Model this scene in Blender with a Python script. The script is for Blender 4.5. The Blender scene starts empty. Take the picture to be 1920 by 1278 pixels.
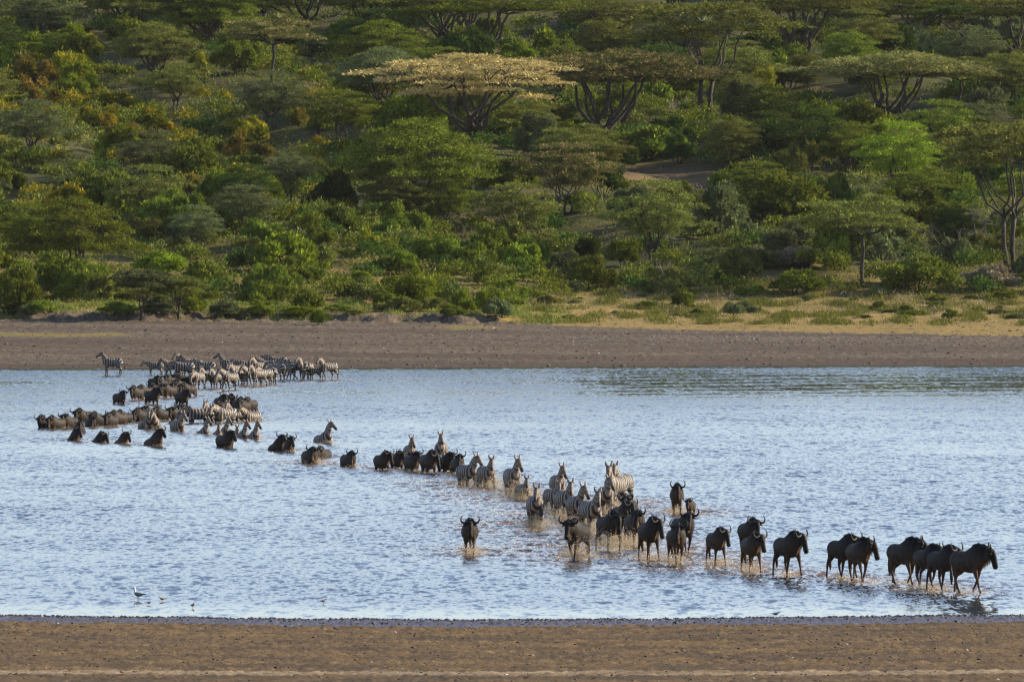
import bpy, math, random
import numpy as np
from mathutils import Vector, noise as mnoise

random.seed(7)
R = math.radians
sc = bpy.context.scene
COL = sc.collection

# ---------------------------------------------------------------- camera, sky, sun, exposure
F, H, HORIZ = 20000.0, 10.0, 440.0        # focal length in photo pixels, camera height, horizon row
cam_d = bpy.data.cameras.new('camera')
cam = bpy.data.objects.new('camera', cam_d)
COL.objects.link(cam)
cam_d.sensor_width = 36.0
cam_d.lens = 36.0 * F / 1920.0
cam_d.clip_start = 1.0
cam_d.clip_end = 20000.0
cam.location = (0, 0, H)
cam.rotation_euler = (math.pi / 2 - math.atan((639 - HORIZ) / F), 0, 0)
sc.camera = cam

SUN_EL, SUN_AZ = R(23), R(77)             # azimuth clockwise from the viewing direction
world = bpy.data.worlds.new('World')
sc.world = world
world.use_nodes = True
wn = world.node_tree
sky = wn.nodes.new('ShaderNodeTexSky')
sky.sky_type = 'NISHITA'
sky.sun_disc = False
sky.sun_elevation = SUN_EL
sky.sun_rotation = SUN_AZ
sky.altitude = 1000
sky.air_density = 1.0
sky.dust_density = 0.05
sky.ozone_density = 2.0
bg = wn.nodes['Background']
wb = wn.nodes.new('ShaderNodeMix'); wb.data_type = 'RGBA'; wb.blend_type = 'MULTIPLY'; wb.inputs[0].default_value = 1.0
wb.inputs[7].default_value = (1.15, 0.985, 0.98, 1)      # the photograph's lilac white balance
wn.links.new(sky.outputs[0], wb.inputs[6])
wn.links.new(wb.outputs[2], bg.inputs[0])
bg.inputs[1].default_value = 0.102

sun_d = bpy.data.lights.new('sun', 'SUN')
sun_d.energy = 5.0
sun_d.angle = R(0.6)
sun_d.color = (1.0, 0.83, 0.60)
sun = bpy.data.objects.new('sun', sun_d)
COL.objects.link(sun)
sdir = Vector((math.sin(SUN_AZ) * math.cos(SUN_EL), math.cos(SUN_AZ) * math.cos(SUN_EL), math.sin(SUN_EL)))
sun.rotation_euler = sdir.to_track_quat('Z', 'Y').to_euler()
sun.location = (200, 300, 200)

sc.view_settings.view_transform = 'Standard'
sc.view_settings.look = 'None'
sc.view_settings.gamma = 1.0
sc.view_settings.exposure = 0.95
sc.view_settings.use_curve_mapping = False
sc.render.engine = 'CYCLES'
sc.cycles.max_bounces = 6
sc.cycles.use_denoising = True
sc.cycles.filter_width = 1.25
sc.cycles.transparent_max_bounces = 8
sc.cycles.caustics_reflective = False
sc.cycles.caustics_refractive = False


# ---------------------------------------------------------------- helpers
def tag(o, label=None, cat=None, group=None, kind=None):
    if label: o['label'] = label
    if cat: o['category'] = cat
    if group: o['group'] = group
    if kind: o['kind'] = kind
    return o

def link(name, data, parent=None, loc=(0, 0, 0)):
    o = bpy.data.objects.new(name, data)
    COL.objects.link(o)
    o.location = loc
    if parent is not None:
        o.parent = parent
    return o

def mesh_np(name, verts, faces, mat=None, smooth=False):
    """verts (N,3), faces (M,k) with one k"""
    verts = np.asarray(verts, dtype=np.float32)
    faces = np.asarray(faces, dtype=np.int32)
    me = bpy.data.meshes.new(name)
    m, k = faces.shape
    me.vertices.add(len(verts))
    me.vertices.foreach_set('co', verts.ravel())
    me.loops.add(m * k)
    me.loops.foreach_set('vertex_index', faces.ravel())
    me.polygons.add(m)
    me.polygons.foreach_set('loop_start', np.arange(0, m * k, k, dtype=np.int32))
    me.update(calc_edges=True)
    me.validate()
    if smooth:
        me.polygons.foreach_set('use_smooth', np.ones(len(me.polygons), dtype=bool))
    if mat: me.materials.append(mat)
    return me

def attr(me, name, vals):
    a = me.attributes.new(name, 'FLOAT', 'POINT')
    a.data.foreach_set('value', np.asarray(vals, dtype=np.float32))

class Geo:
    """collects triangles and quads (quads split) of several pieces of ONE thing"""
    def __init__(self): self.v, self.f, self.n = [], [], 0
    def add(self, v, f):
        v = np.asarray(v, float); f = np.asarray(f, int)
        if f.shape[1] == 4:
            f = np.concatenate([f[:, [0, 1, 2]], f[:, [0, 2, 3]]])
        self.v.append(v); self.f.append(f + self.n); self.n += len(v)
    def mesh(self, name, mat=None, smooth=False):
        return mesh_np(name, np.concatenate(self.v), np.concatenate(self.f), mat, smooth)

def tube(stations, n=10, lateral=(0, 1, 0)):
    """closed tube through stations (x,y,z,lateral radius,other radius)"""
    S = np.array([s if len(s) == 5 else (*s, s[-1]) for s in stations], float)
    P = S[:, :3]
    T = np.gradient(P, axis=0)
    T /= np.linalg.norm(T, axis=1)[:, None] + 1e-9
    lat = np.array(lateral, float)
    L = lat - (T @ lat)[:, None] * T
    bad = np.linalg.norm(L, axis=1) < 0.25
    L[bad] = np.array((1, 0, 0)) - (T[bad] @ np.array((1, 0, 0)))[:, None] * T[bad]
    L /= np.linalg.norm(L, axis=1)[:, None] + 1e-9
    N = np.cross(T, L)
    a = np.linspace(0, 2 * math.pi, n, endpoint=False)
    rings = P[:, None] + np.cos(a)[None, :, None] * (L * S[:, 3:4])[:, None] + np.sin(a)[None, :, None] * (N * S[:, 4:5])[:, None]
    v = rings.reshape(-1, 3)
    k = len(S)
    e0 = P[0] - T[0] * S[0, 3:5].min() * 0.5
    e1 = P[-1] + T[-1] * S[-1, 3:5].min() * 0.5
    v = np.vstack([v, e0, e1])
    i, j = np.meshgrid(np.arange(k - 1), np.arange(n), indexing='ij')
    q = np.stack([i * n + j, i * n + (j + 1) % n, (i + 1) * n + (j + 1) % n, (i + 1) * n + j], -1).reshape(-1, 4)
    tri = np.concatenate([q[:, [0, 2, 1]], q[:, [0, 3, 2]]])
    j = np.arange(n)
    c0 = np.stack([np.full(n, k * n), (j + 1) % n, j], 1)[:, [0, 2, 1]]
    c1 = np.stack([np.full(n, k * n + 1), (k - 1) * n + j, (k - 1) * n + (j + 1) % n], 1)[:, [0, 2, 1]]
    return v, np.concatenate([tri, c0[:, [0, 1, 2]], c1])

def ppm(d): return F / d


# ---------------------------------------------------------------- materials
def new_mat(name):
    m = bpy.data.materials.new(name)
    m.use_nodes = True
    nt = m.node_tree
    return m, nt, nt.nodes['Principled BSDF']

def N(nt, kind, **kw):
    n = nt.nodes.new(kind)
    for k, v in kw.items():
        if k.startswith('i_'):
            key = k[2:]
            n.inputs[int(key) if key.isdigit() else key.replace('_', ' ')].default_value = v
        else:
            setattr(n, k, v)
    return n

def ramp(nt, src, stops):
    r = nt.nodes.new('ShaderNodeValToRGB')
    el = r.color_ramp.elements
    while len(el) < len(stops): el.new(0.5)
    for e, (p, c) in zip(el, stops):
        e.position = p
        e.color = (*c, 1) if len(c) == 3 else c
    nt.links.new(src, r.inputs[0])
    return r

def math_n(nt, op, a, b=None, clamp=False):
    n = nt.nodes.new('ShaderNodeMath'); n.operation = op; n.use_clamp = clamp
    for i, x in enumerate((a, b)):
        if x is None: continue
        if isinstance(x, (int, float)): n.inputs[i].default_value = x
        else: nt.links.new(x, n.inputs[i])
    return n.outputs[0]

def mixc(nt, fac, a, b, mode='MIX'):
    n = nt.nodes.new('ShaderNodeMix'); n.data_type = 'RGBA'; n.blend_type = mode
    if isinstance(fac, (int, float)): n.inputs[0].default_value = fac
    else: nt.links.new(fac, n.inputs[0])
    for i, x in ((6, a), (7, b)):
        if isinstance(x, tuple): n.inputs[i].default_value = (*x, 1)
        else: nt.links.new(x, n.inputs[i])
    return n.outputs[2]

def noise_at(nt, scale, stretch=(1, 1, 1), detail=5, rough=0.55, coord='pos', out=0):
    if coord == 'pos':
        src = nt.nodes.new('ShaderNodeNewGeometry').outputs['Position']
    else:
        src = nt.nodes.new('ShaderNodeTexCoord').outputs['Object']
    mp = N(nt, 'ShaderNodeMapping')
    mp.inputs['Scale'].default_value = stretch
    nt.links.new(src, mp.inputs[0])
    n = N(nt, 'ShaderNodeTexNoise')
    n.inputs['Scale'].default_value = scale
    n.inputs['Detail'].default_value = detail
    n.inputs['Roughness'].default_value = rough
    nt.links.new(mp.outputs[0], n.inputs['Vector'])
    return n.outputs[out]

def leaf_mat(name, dark, light, tip=None, tipamt=0.0):
    m, nt, p = new_mat(name)
    nt.nodes.remove(p)
    out = nt.nodes['Material Output']
    g = nt.nodes.new('ShaderNodeNewGeometry')
    isl = math_n(nt, 'ADD', math_n(nt, 'MULTIPLY', g.outputs['Random Per Island'], 0.6), 0.22)
    c = mixc(nt, isl, dark, light)
    big = ramp(nt, noise_at(nt, 1.1, detail=2, coord='obj'), [(0.35, (0.6, 0.6, 0.6)), (0.65, (1.25, 1.25, 1.25))])
    c = mixc(nt, 1.0, c, big.outputs[0], 'MULTIPLY')
    if tip:
        f = ramp(nt, noise_at(nt, 0.9, detail=3, coord='obj'), [(0.5 - 0.2 * tipamt, (0, 0, 0)), (0.62, (1, 1, 1))])
        c = mixc(nt, f.outputs[0], c, tip)
    oi = nt.nodes.new('ShaderNodeObjectInfo')
    hsv = nt.nodes.new('ShaderNodeHueSaturation')
    nt.links.new(c, hsv.inputs['Color'])
    nt.links.new(math_n(nt, 'ADD', math_n(nt, 'MULTIPLY', oi.outputs['Random'], 0.03), 0.49), hsv.inputs['Hue'])
    nt.links.new(math_n(nt, 'ADD', math_n(nt, 'MULTIPLY', oi.outputs['Random'], 0.65), 1.0), hsv.inputs['Value'])
    d = nt.nodes.new('ShaderNodeBsdfDiffuse'); t = nt.nodes.new('ShaderNodeBsdfTranslucent')
    mx = nt.nodes.new('ShaderNodeMixShader'); mx.inputs[0].default_value = 0.22
    nt.links.new(hsv.outputs[0], d.inputs[0]); nt.links.new(hsv.outputs[0], t.inputs[0])
    nt.links.new(d.outputs[0], mx.inputs[1]); nt.links.new(t.outputs[0], mx.inputs[2])
    nt.links.new(mx.outputs[0], out.inputs[0])
    return m

LEAF = {
    'green':  leaf_mat('leaf_green', (0.030, 0.052, 0.009), (0.215, 0.250, 0.030)),
    'dark':   leaf_mat('leaf_dark_green', (0.016, 0.034, 0.009), (0.090, 0.128, 0.022)),
    'bright': leaf_mat('leaf_bright_green', (0.075, 0.118, 0.010), (0.260, 0.305, 0.028)),
    'olive':  leaf_mat('leaf_olive', (0.064, 0.080, 0.018), (0.215, 0.225, 0.052)),
    'grey':   leaf_mat('leaf_grey_green', (0.066, 0.090, 0.034), (0.165, 0.185, 0.075)),
    'gold':   leaf_mat('leaf_golden', (0.190, 0.145, 0.058), (0.520, 0.415, 0.190)),
    'tips':   leaf_mat('leaf_olive_golden_tips', (0.070, 0.084, 0.026), (0.160, 0.172, 0.052), (0.32, 0.26, 0.105), 0.05),
    'yellow': leaf_mat('leaf_yellow_green', (0.095, 0.125, 0.012), (0.270, 0.280, 0.022), (0.40, 0.31, 0.03), 0.15),
    'orange': leaf_mat('leaf_orange', (0.090, 0.095, 0.018), (0.230, 0.195, 0.032), (0.30, 0.21, 0.04), 0.1),
    'rust':   leaf_mat('leaf_rust_brown', (0.050, 0.040, 0.020), (0.100, 0.070, 0.034)),
    'dry':    leaf_mat('leaf_dry_twigs', (0.170, 0.155, 0.100), (0.320, 0.285, 0.190)),
}

def simple_mat(name, c1, c2, scale=8, rough=0.85, coord='obj', bump=0.0, spec=0.3):
    m, nt, p = new_mat(name)
    nz = noise_at(nt, scale, coord=coord)
    r = ramp(nt, nz, [(0.35, c1), (0.68, c2)])
    nt.links.new(r.outputs[0], p.inputs['Base Color'])
    p.inputs['Roughness'].default_value = rough
    p.inputs['Specular IOR Level'].default_value = spec
    if bump:
        b = N(nt, 'ShaderNodeBump'); b.inputs['Strength'].default_value = bump
        nt.links.new(nz, b.inputs['Height']); nt.links.new(b.outputs[0], p.inputs['Normal'])
    return m

BARK = simple_mat('bark', (0.026, 0.023, 0.019), (0.075, 0.064, 0.052), 3, bump=0.6)
BARK_PALE = simple_mat('bark_bleached', (0.22, 0.19, 0.155), (0.42, 0.37, 0.30), 3, bump=0.4)
HORN = simple_mat('horn', (0.012, 0.011, 0.010), (0.034, 0.030, 0.027), 10, rough=0.5, spec=0.15)
HAIR_DARK = simple_mat('hair_black', (0.012, 0.011, 0.010), (0.035, 0.030, 0.026), 20, rough=0.6)
HAIR_TAN = simple_mat('hair_tan', (0.22, 0.14, 0.07), (0.42, 0.28, 0.15), 20, rough=0.7)


# ---------------------------------------------------------------- terrain
def shore_near(x):
    return 279.5 + 1.7 * np.cos((x + 1.5) * 0.2 + 3.0) * 1.0 - 1.0 + 0.16 * np.sin(x * 1.3) + 0.12 * np.sin(x * 2.9 + 1)

def shore_far(x):
    return 806 + x * 0.30 + 1.5 * np.sin(x * 0.11) + 0.5 * np.sin(x * 0.5)

def sm(t): t = np.clip(t, 0, 1); return t * t * (3 - 2 * t)

def gz(x, y):
    x = np.asarray(x, float); y = np.asarray(y, float)
    sn, sf = shore_near(x), shore_far(x)
    near = np.where(y < sn, (sn - y) * 0.011, (sn - y) * 0.03)
    far = np.where(y > sf, (y - sf) * 0.029, (y - sf) * 0.03)
    z = np.where(y < 540, near, far)
    z = np.maximum(z, -1.8)
    # eroded bank at the top of the far beach, left and middle
    lip = 894 + 2.0 * np.sin(x * 0.23) + 1.2 * np.sin(x * 0.71 + 1) + 0.6 * np.sin(x * 1.9)
    amt = 0.5 * sm((6 - x) / 9.0)
    z = z + amt * sm((y - lip) / 1.6) + 0.25 * sm((y - 897) / 12) * (1 - amt)
    hill = np.clip(y - 914, 0, None)
    zh = 0.1 * (np.sqrt(hill ** 2 + 144) - 12) * 1.02
    cap = 30.5
    zh = cap - np.log1p(np.exp(np.clip((cap - zh) / 1.6, -30, 30))) * 1.6 if False else np.minimum(zh, 33.0 + 0.012 * hill)
    und = sm((y - 925) / 60) * (1.0 * np.sin(x * 0.09 + 1.0) * np.sin(y * 0.031) + 0.8 * np.sin(x * 0.17 + y * 0.05) + 0.35 * np.sin(x * 0.5 + 2) * np.sin(y * 0.23))
    base = np.where(y > 912, z - (y - 912) * 0.029, z)
    return base + zh + und

YS = np.arange(150, 1500, 0.5)
def at(px, py):
    """the point of the ground seen at a photo pixel"""
    xs = (px - 960) / F * YS
    ray = H - (py - HORIZ) / F * YS
    g = gz(xs, YS)
    g = np.where((YS > 290) & (YS < 780), -5, g)
    hit = np.nonzero(g >= ray)[0]
    i = hit[0] if len(hit) else np.argmax(YS > 1215)
    d = YS[i]
    x = (px - 960) / F * d
    return float(x), float(d), float(gz(x, d))

def pix(x, y, z): return 960 + F * x / y, HORIZ + F * (H - z) / y

def grid_mesh(name, xs, ys, mat, jitter=0.0, seed=0, zf=None):
    X, Y = np.meshgrid(xs, ys)
    Z = gz(X, Y) if zf is None else zf(X, Y)
    if jitter:
        rng = np.random.default_rng(seed)
        Z = Z + jitter * (rng.random(Z.shape) - 0.5)
    v = np.stack([X, Y, Z], -1).reshape(-1, 3)
    nx, ny = len(xs), len(ys)
    i, j = np.meshgrid(np.arange(ny - 1), np.arange(nx - 1), indexing='ij')
    f = np.stack([i * nx + j, i * nx + j + 1, (i + 1) * nx + j + 1, (i + 1) * nx + j], -1).reshape(-1, 4)
    return mesh_np(name, v, f, mat, smooth=True)

def spaced(lo, hi, fine_lo, fine_hi, fine, coarse):
    return np.unique(np.round(np.concatenate([np.arange(lo, fine_lo, coarse), np.arange(fine_lo, fine_hi, fine), np.arange(fine_hi, hi + coarse, coarse)]), 4))

# near shore: brown trampled soil with darker and paler bands along the water, wet mud at the edge
m, nt, p = new_mat('near_soil')
geo = nt.nodes.new('ShaderNodeNewGeometry')
sep = nt.nodes.new('ShaderNodeSeparateXYZ'); nt.links.new(geo.outputs['Position'], sep.inputs[0])
fine = noise_at(nt, 5.0, (1, 0.30, 1), 8, 0.82)
band = noise_at(nt, 0.35, (0.10, 1.0, 1), 4, 0.6)
blot = noise_at(nt, 0.6, (0.6, 0.5, 1), 5, 0.7)
c = ramp(nt, fine, [(0.37, (0.020, 0.013, 0.007)), (0.5, (0.115, 0.075, 0.040)), (0.65, (0.27, 0.185, 0.105))]).outputs[0]
mid = noise_at(nt, 1.7, (1, 0.22, 1), 6, 0.75)
c = mixc(nt, ramp(nt, mid, [(0.46, (0, 0, 0)), (0.60, (.85, .85, .85))]).outputs[0], c, (0.050, 0.034, 0.020))
c = mixc(nt, ramp(nt, mid, [(0.30, (.8, .8, .8)), (0.44, (0, 0, 0))]).outputs[0], c, (0.245, 0.165, 0.090))
c = mixc(nt, ramp(nt, band, [(0.44, (0, 0, 0)), (0.58, (.75, .75, .75))]).outputs[0], c, (0.062, 0.046, 0.032))
c = mixc(nt, math_n(nt, 'MULTIPLY', ramp(nt, blot, [(0.45, (0, 0, 0)), (0.65, (1, 1, 1))]).outputs[0], 0.6), c, (0.180, 0.118, 0.060))
# pale vehicle track
yw = math_n(nt, 'ADD', sep.outputs[1], math_n(nt, 'MULTIPLY', noise_at(nt, 0.25, (1, 0.2, 1), 3), 1.4))
tr = math_n(nt, 'ABSOLUTE', math_n(nt, 'SUBTRACT', yw, 231.3))
trf = ramp(nt, math_n(nt, 'DIVIDE', tr, 2.0, True), [(0.45, (1, 1, 1)), (0.95, (0, 0, 0))]).outputs[0]
c = mixc(nt, math_n(nt, 'MULTIPLY', trf, ramp(nt, noise_at(nt, 0.9, (0.3, 1, 1), 5, .7), [(.35, (.1, .1, .1)), (.6, (.95, .95, .95))]).outputs[0]), c, (0.34, 0.27, 0.19))
wet = nt.nodes.new('ShaderNodeAttribute'); wet.attribute_name = 'wet'
wn1 = noise_at(nt, 7.0, (1, 0.45, 1), 5, 0.75)
wetf = ramp(nt, math_n(nt, 'ADD', wet.outputs['Fac'], math_n(nt, 'MULTIPLY', math_n(nt, 'SUBTRACT', wn1, 0.5), 0.5)), [(0.42, (0, 0, 0)), (0.58, (1, 1, 1))]).outputs[0]
c = mixc(nt, wetf, c, mixc(nt, wn1, (0.025, 0.024, 0.030), (0.16, 0.15, 0.17)))
hs = nt.nodes.new('ShaderNodeHueSaturation'); hs.inputs['Saturation'].default_value = 1.10; hs.inputs['Hue'].default_value = 0.507; hs.inputs['Value'].default_value = 1.02
nt.links.new(c, hs.inputs['Color']); c = hs.outputs[0]
nt.links.new(c, p.inputs['Base Color'])
nt.links.new(math_n(nt, 'SUBTRACT', 0.93, math_n(nt, 'MULTIPLY', wetf, 0.55)), p.inputs['Roughness'])
p.inputs['Specular IOR Level'].default_value = 0.3
b = N(nt, 'ShaderNodeBump'); b.inputs['Strength'].default_value = 0.9; b.inputs['Distance'].default_value = 0.06
nt.links.new(fine, b.inputs['Height']); nt.links.new(b.outputs[0], p.inputs['Normal'])
NEAR_SOIL = m

def near_z(X, Y):
    Z = gz(X, Y)
    rng = np.random.default_rng(3)
    n = rng.random(X.shape)
    sn = shore_near(X)
    up = np.clip((sn - Y) / 3, 0, 1)
    big = 0.5 * np.sin(X * 2.1 + Y * 1.3) * np.sin(Y * 2.3 - X * 0.7) + 0.5 * np.sin(X * 5.3 + 1.1 * Y) * np.sin(Y * 4.1)
    wetz = np.clip(1 - np.abs(Y - (sn - 2)) / 5, 0, 1)
    return Z + (n ** 3) * (0.065 + 0.05 * wetz) * up + big * 0.018 * up - 0.01
xs = spaced(-120, 120, -17, 17, 0.09, 6.0)
ys = spaced(120, 292, 224, 284, 0.20, 4.0)
me = grid_mesh('near_shore', xs, ys, NEAR_SOIL, zf=near_z)
co = np.empty(len(me.vertices) * 3, np.float32); me.vertices.foreach_get('co', co); co = co.reshape(-1, 3)
sn = shore_near(co[:, 0])
attr(me, 'wet', np.clip(1.0 - (sn - 6.0 + 0.6 * np.sin(co[:, 0] * 0.5) - co[:, 1]) / 1.6, 0, 1))
tag(link('near_shore', me), kind='structure')

# far shore: grey brown dried mud rising to the grass
m, nt, p = new_mat('far_soil')
geo = nt.nodes.new('ShaderNodeNewGeometry')
sep = nt.nodes.new('ShaderNodeSeparateXYZ'); nt.links.new(geo.outputs['Position'], sep.inputs[0])
fine = noise_at(nt, 2.2, (1, 0.18, 1), 8, 0.75)
band = noise_at(nt, 0.10, (0.10, 1.0, 1), 6, 0.65)
c = ramp(nt, fine, [(0.32, (0.052, 0.042, 0.031)), (0.5, (0.115, 0.092, 0.066)), (0.70, (0.205, 0.162, 0.115))]).outputs[0]
c = mixc(nt, ramp(nt, band, [(0.42, (0, 0, 0)), (0.58, (.8, .8, .8))]).outputs[0], c, (0.070, 0.052, 0.038))
at_w = nt.nodes.new('ShaderNodeAttribute'); at_w.attribute_name = 'wet'
c = mixc(nt, at_w.outputs['Fac'], c, (0.060, 0.045, 0.033))
# short golden grass where the beach ends, broken edge
gr = nt.nodes.new('ShaderNodeAttribute'); gr.attribute_name = 'grass'
gn = noise_at(nt, 0.42, (0.6, 0.25, 1), 7, 0.7)
gf = ramp(nt, math_n(nt, 'ADD', gr.outputs['Fac'], math_n(nt, 'MULTIPLY', math_n(nt, 'SUBTRACT', gn, 0.5), 1.1)), [(0.45, (0, 0, 0)), (0.60, (1, 1, 1))]).outputs[0]
gcol = ramp(nt, noise_at(nt, 1.1, (1, 0.3, 1), 6, 0.7), [(0.35, (0.150, 0.115, 0.036)), (0.52, (0.27, 0.20, 0.062)), (0.72, (0.22, 0.135, 0.075))]).outputs[0]
c = mixc(nt, gf, c, gcol)
gg = nt.nodes.new('ShaderNodeAttribute'); gg.attribute_name = 'green'
gf2 = ramp(nt, math_n(nt, 'ADD', gg.outputs['Fac'], math_n(nt, 'MULTIPLY', math_n(nt, 'SUBTRACT', gn, 0.5), 1.2)), [(0.50, (0, 0, 0)), (0.66, (1, 1, 1))]).outputs[0]
c = mixc(nt, math_n(nt, 'MULTIPLY', gf2, .8), c, (0.20, 0.165, 0.045))
nt.links.new(c, p.inputs['Base Color'])
p.inputs['Roughness'].default_value = 0.95
p.inputs['Specular IOR Level'].default_value = 0.2
b = N(nt, 'ShaderNodeBump'); b.inputs['Strength'].default_value = 0.8; b.inputs['Distance'].default_value = 0.15
nt.links.new(fine, b.inputs['Height']); nt.links.new(b.outputs[0], p.inputs['Normal'])
FAR_SOIL = m

def far_z(X, Y):
    Z = gz(X, Y)
    rng = np.random.default_rng(5)
    n = rng.random(X.shape)
    up = np.clip((Y - shore_far(X)) / 6, 0, 1)
    bank = np.exp(-((Y - 894) / 3.5) ** 2) * sm((6 - X) / 9.0)
    lump = np.sin(X * 2.9 + 0.4 * Y) * np.sin(X * 0.63 + 2) + 0.8 * np.sin(X * 5.9 + Y) + .7 * np.sin(X * 1.1 + 3) * np.sin(X * 9.1)
    return Z + up * (n ** 4) * 0.12 + bank * (lump * 0.07 + 0.22 * (n - .5))
xs = spaced(-260, 260, -58, 58, 0.30, 10.0)
ys = spaced(795 - 30, 926, 797, 926, 0.52, 8.0)
me = grid_mesh('far_shore', xs, ys, FAR_SOIL, zf=far_z)
co = np.empty(len(me.vertices) * 3, np.float32); me.vertices.foreach_get('co', co); co = co.reshape(-1, 3)
X, Y = co[:, 0], co[:, 1]
attr(me, 'wet', np.clip(1 - (Y - shore_far(X)) / 14, 0, 1) * 0.9)
PX = 960 + F * X / Y
edge = np.interp(PX, [0, 300, 700, 1000, 1150, 1920], [899, 900, 899, 893, 886, 874])
attr(me, 'grass', sm((Y - edge + 5) / 10))
PY = HORIZ + F * (H - co[:, 2]) / Y
g1 = np.exp(-((PY - 627) / 6) ** 2) * sm((330 - PX) / 120)
g2 = np.exp(-((PY - 613) / 8) ** 2) * np.exp(-((PX - 880) / 110) ** 2)
g3 = np.exp(-((PY - 619) / 3) ** 2) * np.exp(-((PX - 520) / 300) ** 2) * 0.8
attr(me, 'green', np.clip((g1 + g2 + g3) * .72, 0, 1))
tag(link('far_shore', me), kind='structure')

# hillside
m, nt, p = new_mat('hill_ground')
n1 = noise_at(nt, 0.09, (1, 0.6, 1), 7, 0.65)
c = ramp(nt, n1, [(0.36, (0.040, 0.052, 0.016)), (0.54, (0.080, 0.080, 0.030)), (0.68, (0.16, 0.115, 0.058))]).outputs[0]
at_b = nt.nodes.new('ShaderNodeAttribute'); at_b.attribute_name = 'bare'
bn = ramp(nt, noise_at(nt, 0.55, (0.6, 0.35, 1), 6, 0.7), [(0.36, (.25, .25, .25)), (0.58, (1, 1, 1))]).outputs[0]
c = mixc(nt, math_n(nt, 'MULTIPLY', at_b.outputs['Fac'], bn, True), c, (0.205, 0.130, 0.075))
at_b = nt.nodes.new('ShaderNodeAttribute'); at_b.attribute_name = 'golden'
gcol = ramp(nt, noise_at(nt, 0.8, (1, 0.3, 1), 6, 0.7), [(0.35, (0.110, 0.105, 0.030)), (0.52, (0.21, 0.165, 0.055)), (0.72, (0.20, 0.125, 0.070))]).outputs[0]
c = mixc(nt, at_b.outputs['Fac'], c, gcol)
nt.links.new(c, p.inputs['Base Color']); p.inputs['Roughness'].default_value = 0.95
p.inputs['Specular IOR Level'].default_value = 0.1
HILL = m
xs = spaced(-420, 420, -85, 85, 1.2, 15)
ys = spaced(926, 1700, 926, 1300, 1.2, 20)
me = grid_mesh('hillside', xs, ys, HILL)
co = np.empty(len(me.vertices) * 3, np.float32); me.vertices.foreach_get('co', co); co = co.reshape(-1, 3)
PX = 960 + F * co[:, 0] / co[:, 1]; PY = HORIZ + F * (H - co[:, 2]) / co[:, 1]
attr(me, 'bare', np.clip(np.exp(-(((PX - 1265) / 140) ** 2 + ((PY - 333) / 20) ** 2)) * 1.1, 0, 1))
attr(me, 'golden', sm((975 - co[:, 1]) / 22))
tag(link('hillside', me), kind='structure')


# ---------------------------------------------------------------- the animals' places (photo pixels)
# kind, x, waterline y, submerged depth (m), heading (deg, -90 = towards the camera), pose, scale, splash, label
AN = []
def A(kind, px, py, sink, head, pose, scale, splash, label):
    d = F * H / (py - HORIZ)
    if -66 < head < 0: head = -90 + (head + 90) * 0.44      # most come nearly straight at the camera
    if px > 1300: scale *= .95; px -= 4 + 8 * (px > 1650)
    AN.append(dict(kind=kind, x=(px - 960) / F * d, y=d, sink=sink, head=head, pose=pose, scale=scale, splash=splash, label=label))

Z_, W_ = 'zebra', 'wildebeest'
# zebras standing along the far shore
A(Z_, 211, 703, .08, 180, 2, 1.0, 0, 'lone zebra standing side-on with head raised high, leftmost by the far shore')
A(Z_, 291, 703, .08, 182, 3, .80, 0, 'young dark zebra side-on just right of the lone leftmost zebra, facing left')
A(Z_, 326, 708, .10, 205, 1, .95, 0, 'zebra with sunlit back and shaded face, left end of the packed zebra herd')
A(Z_, 362, 706, .10, 168, 0, 1.0, 0, 'zebra with raised head and bright rump, left part of the back row of the herd')
A(Z_, 351, 702, .10, 195, 0, 1.0, 0, 'zebra whose head rises beside another zebra head at the back left of the herd')
A(Z_, 344, 712, .12, 186, 4, 1.05, 0, 'dark broadside zebra with lowered head standing behind the far wildebeests')
A(Z_, 385, 709, .12, 172, 3, 1.0, 0, 'zebra showing a boldly striped rump left of the zebra with the tallest raised head')
A(Z_, 431, 705, .10, 176, 2, 1.0, 0, 'zebra with the tallest raised head in the middle of the far herd')
A(Z_, 371, 728, .18, 244, 4, .98, 0, 'zebra facing the camera with lowered head, front left corner of the far herd')
A(Z_, 391, 727, .18, 228, 0, .95, 0, 'sunlit zebra beside the head-down zebra at the front left of the herd')
A(Z_, 409, 727, .18, 232, 0, .92, 0, 'sunlit zebra third from the left in the front row of the far herd')
A(Z_, 431, 730, .18, 230, 1, 1.0, 0, 'tan sunlit zebra fourth from the left in the front row of the far herd')
A(Z_, 447, 722, .16, 224, 0, .98, 0, 'zebra with bright striped rump half behind the tan front row zebra')
A(Z_, 443, 712, .14, 226, 3, .92, 0, 'zebra with pale orange striped back below the tallest raised zebra head')
A(Z_, 464, 707, .12, 182, 3, 1.0, 0, 'dark broadside zebra in the back row right of the tallest raised head')
A(Z_, 458, 721, .16, 262, 0, .95, 0, 'dark-faced zebra looking at the camera in the middle of the front row')
A(Z_, 471, 722, .16, 232, 1, .95, 0, 'sunlit zebra right of the dark-faced zebra in the front row of the herd')
A(Z_, 484, 723, .16, 230, 0, .98, 1, 'sunlit zebra standing in a small golden splash in the front row of the herd')
A(Z_, 497, 721, .16, 226, 3, .95, 0, 'pale striped zebra just left of the dark-rumped zebra in the front row')
A(Z_, 511, 720, .16, 96, 3, 1.0, 0, 'zebra seen from behind with dark rump at the right end of the front row')
A(Z_, 488, 709, .12, 222, 0, 1.0, 0, 'zebra with raised pale neck in the back row right of centre')
A(Z_, 503, 705, .10, 200, 1, .96, 0, 'dark zebra behind the raised pale neck in the back row')
A(Z_, 520, 702, .10, 168, 3, 1.05, 0, 'highest standing dark zebra with arched back at the rear of the herd')
A(Z_, 520, 713, .12, 130, 3, 1.0, 0, 'zebra with white curved rump stripes behind the dark-rumped zebra')
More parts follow.
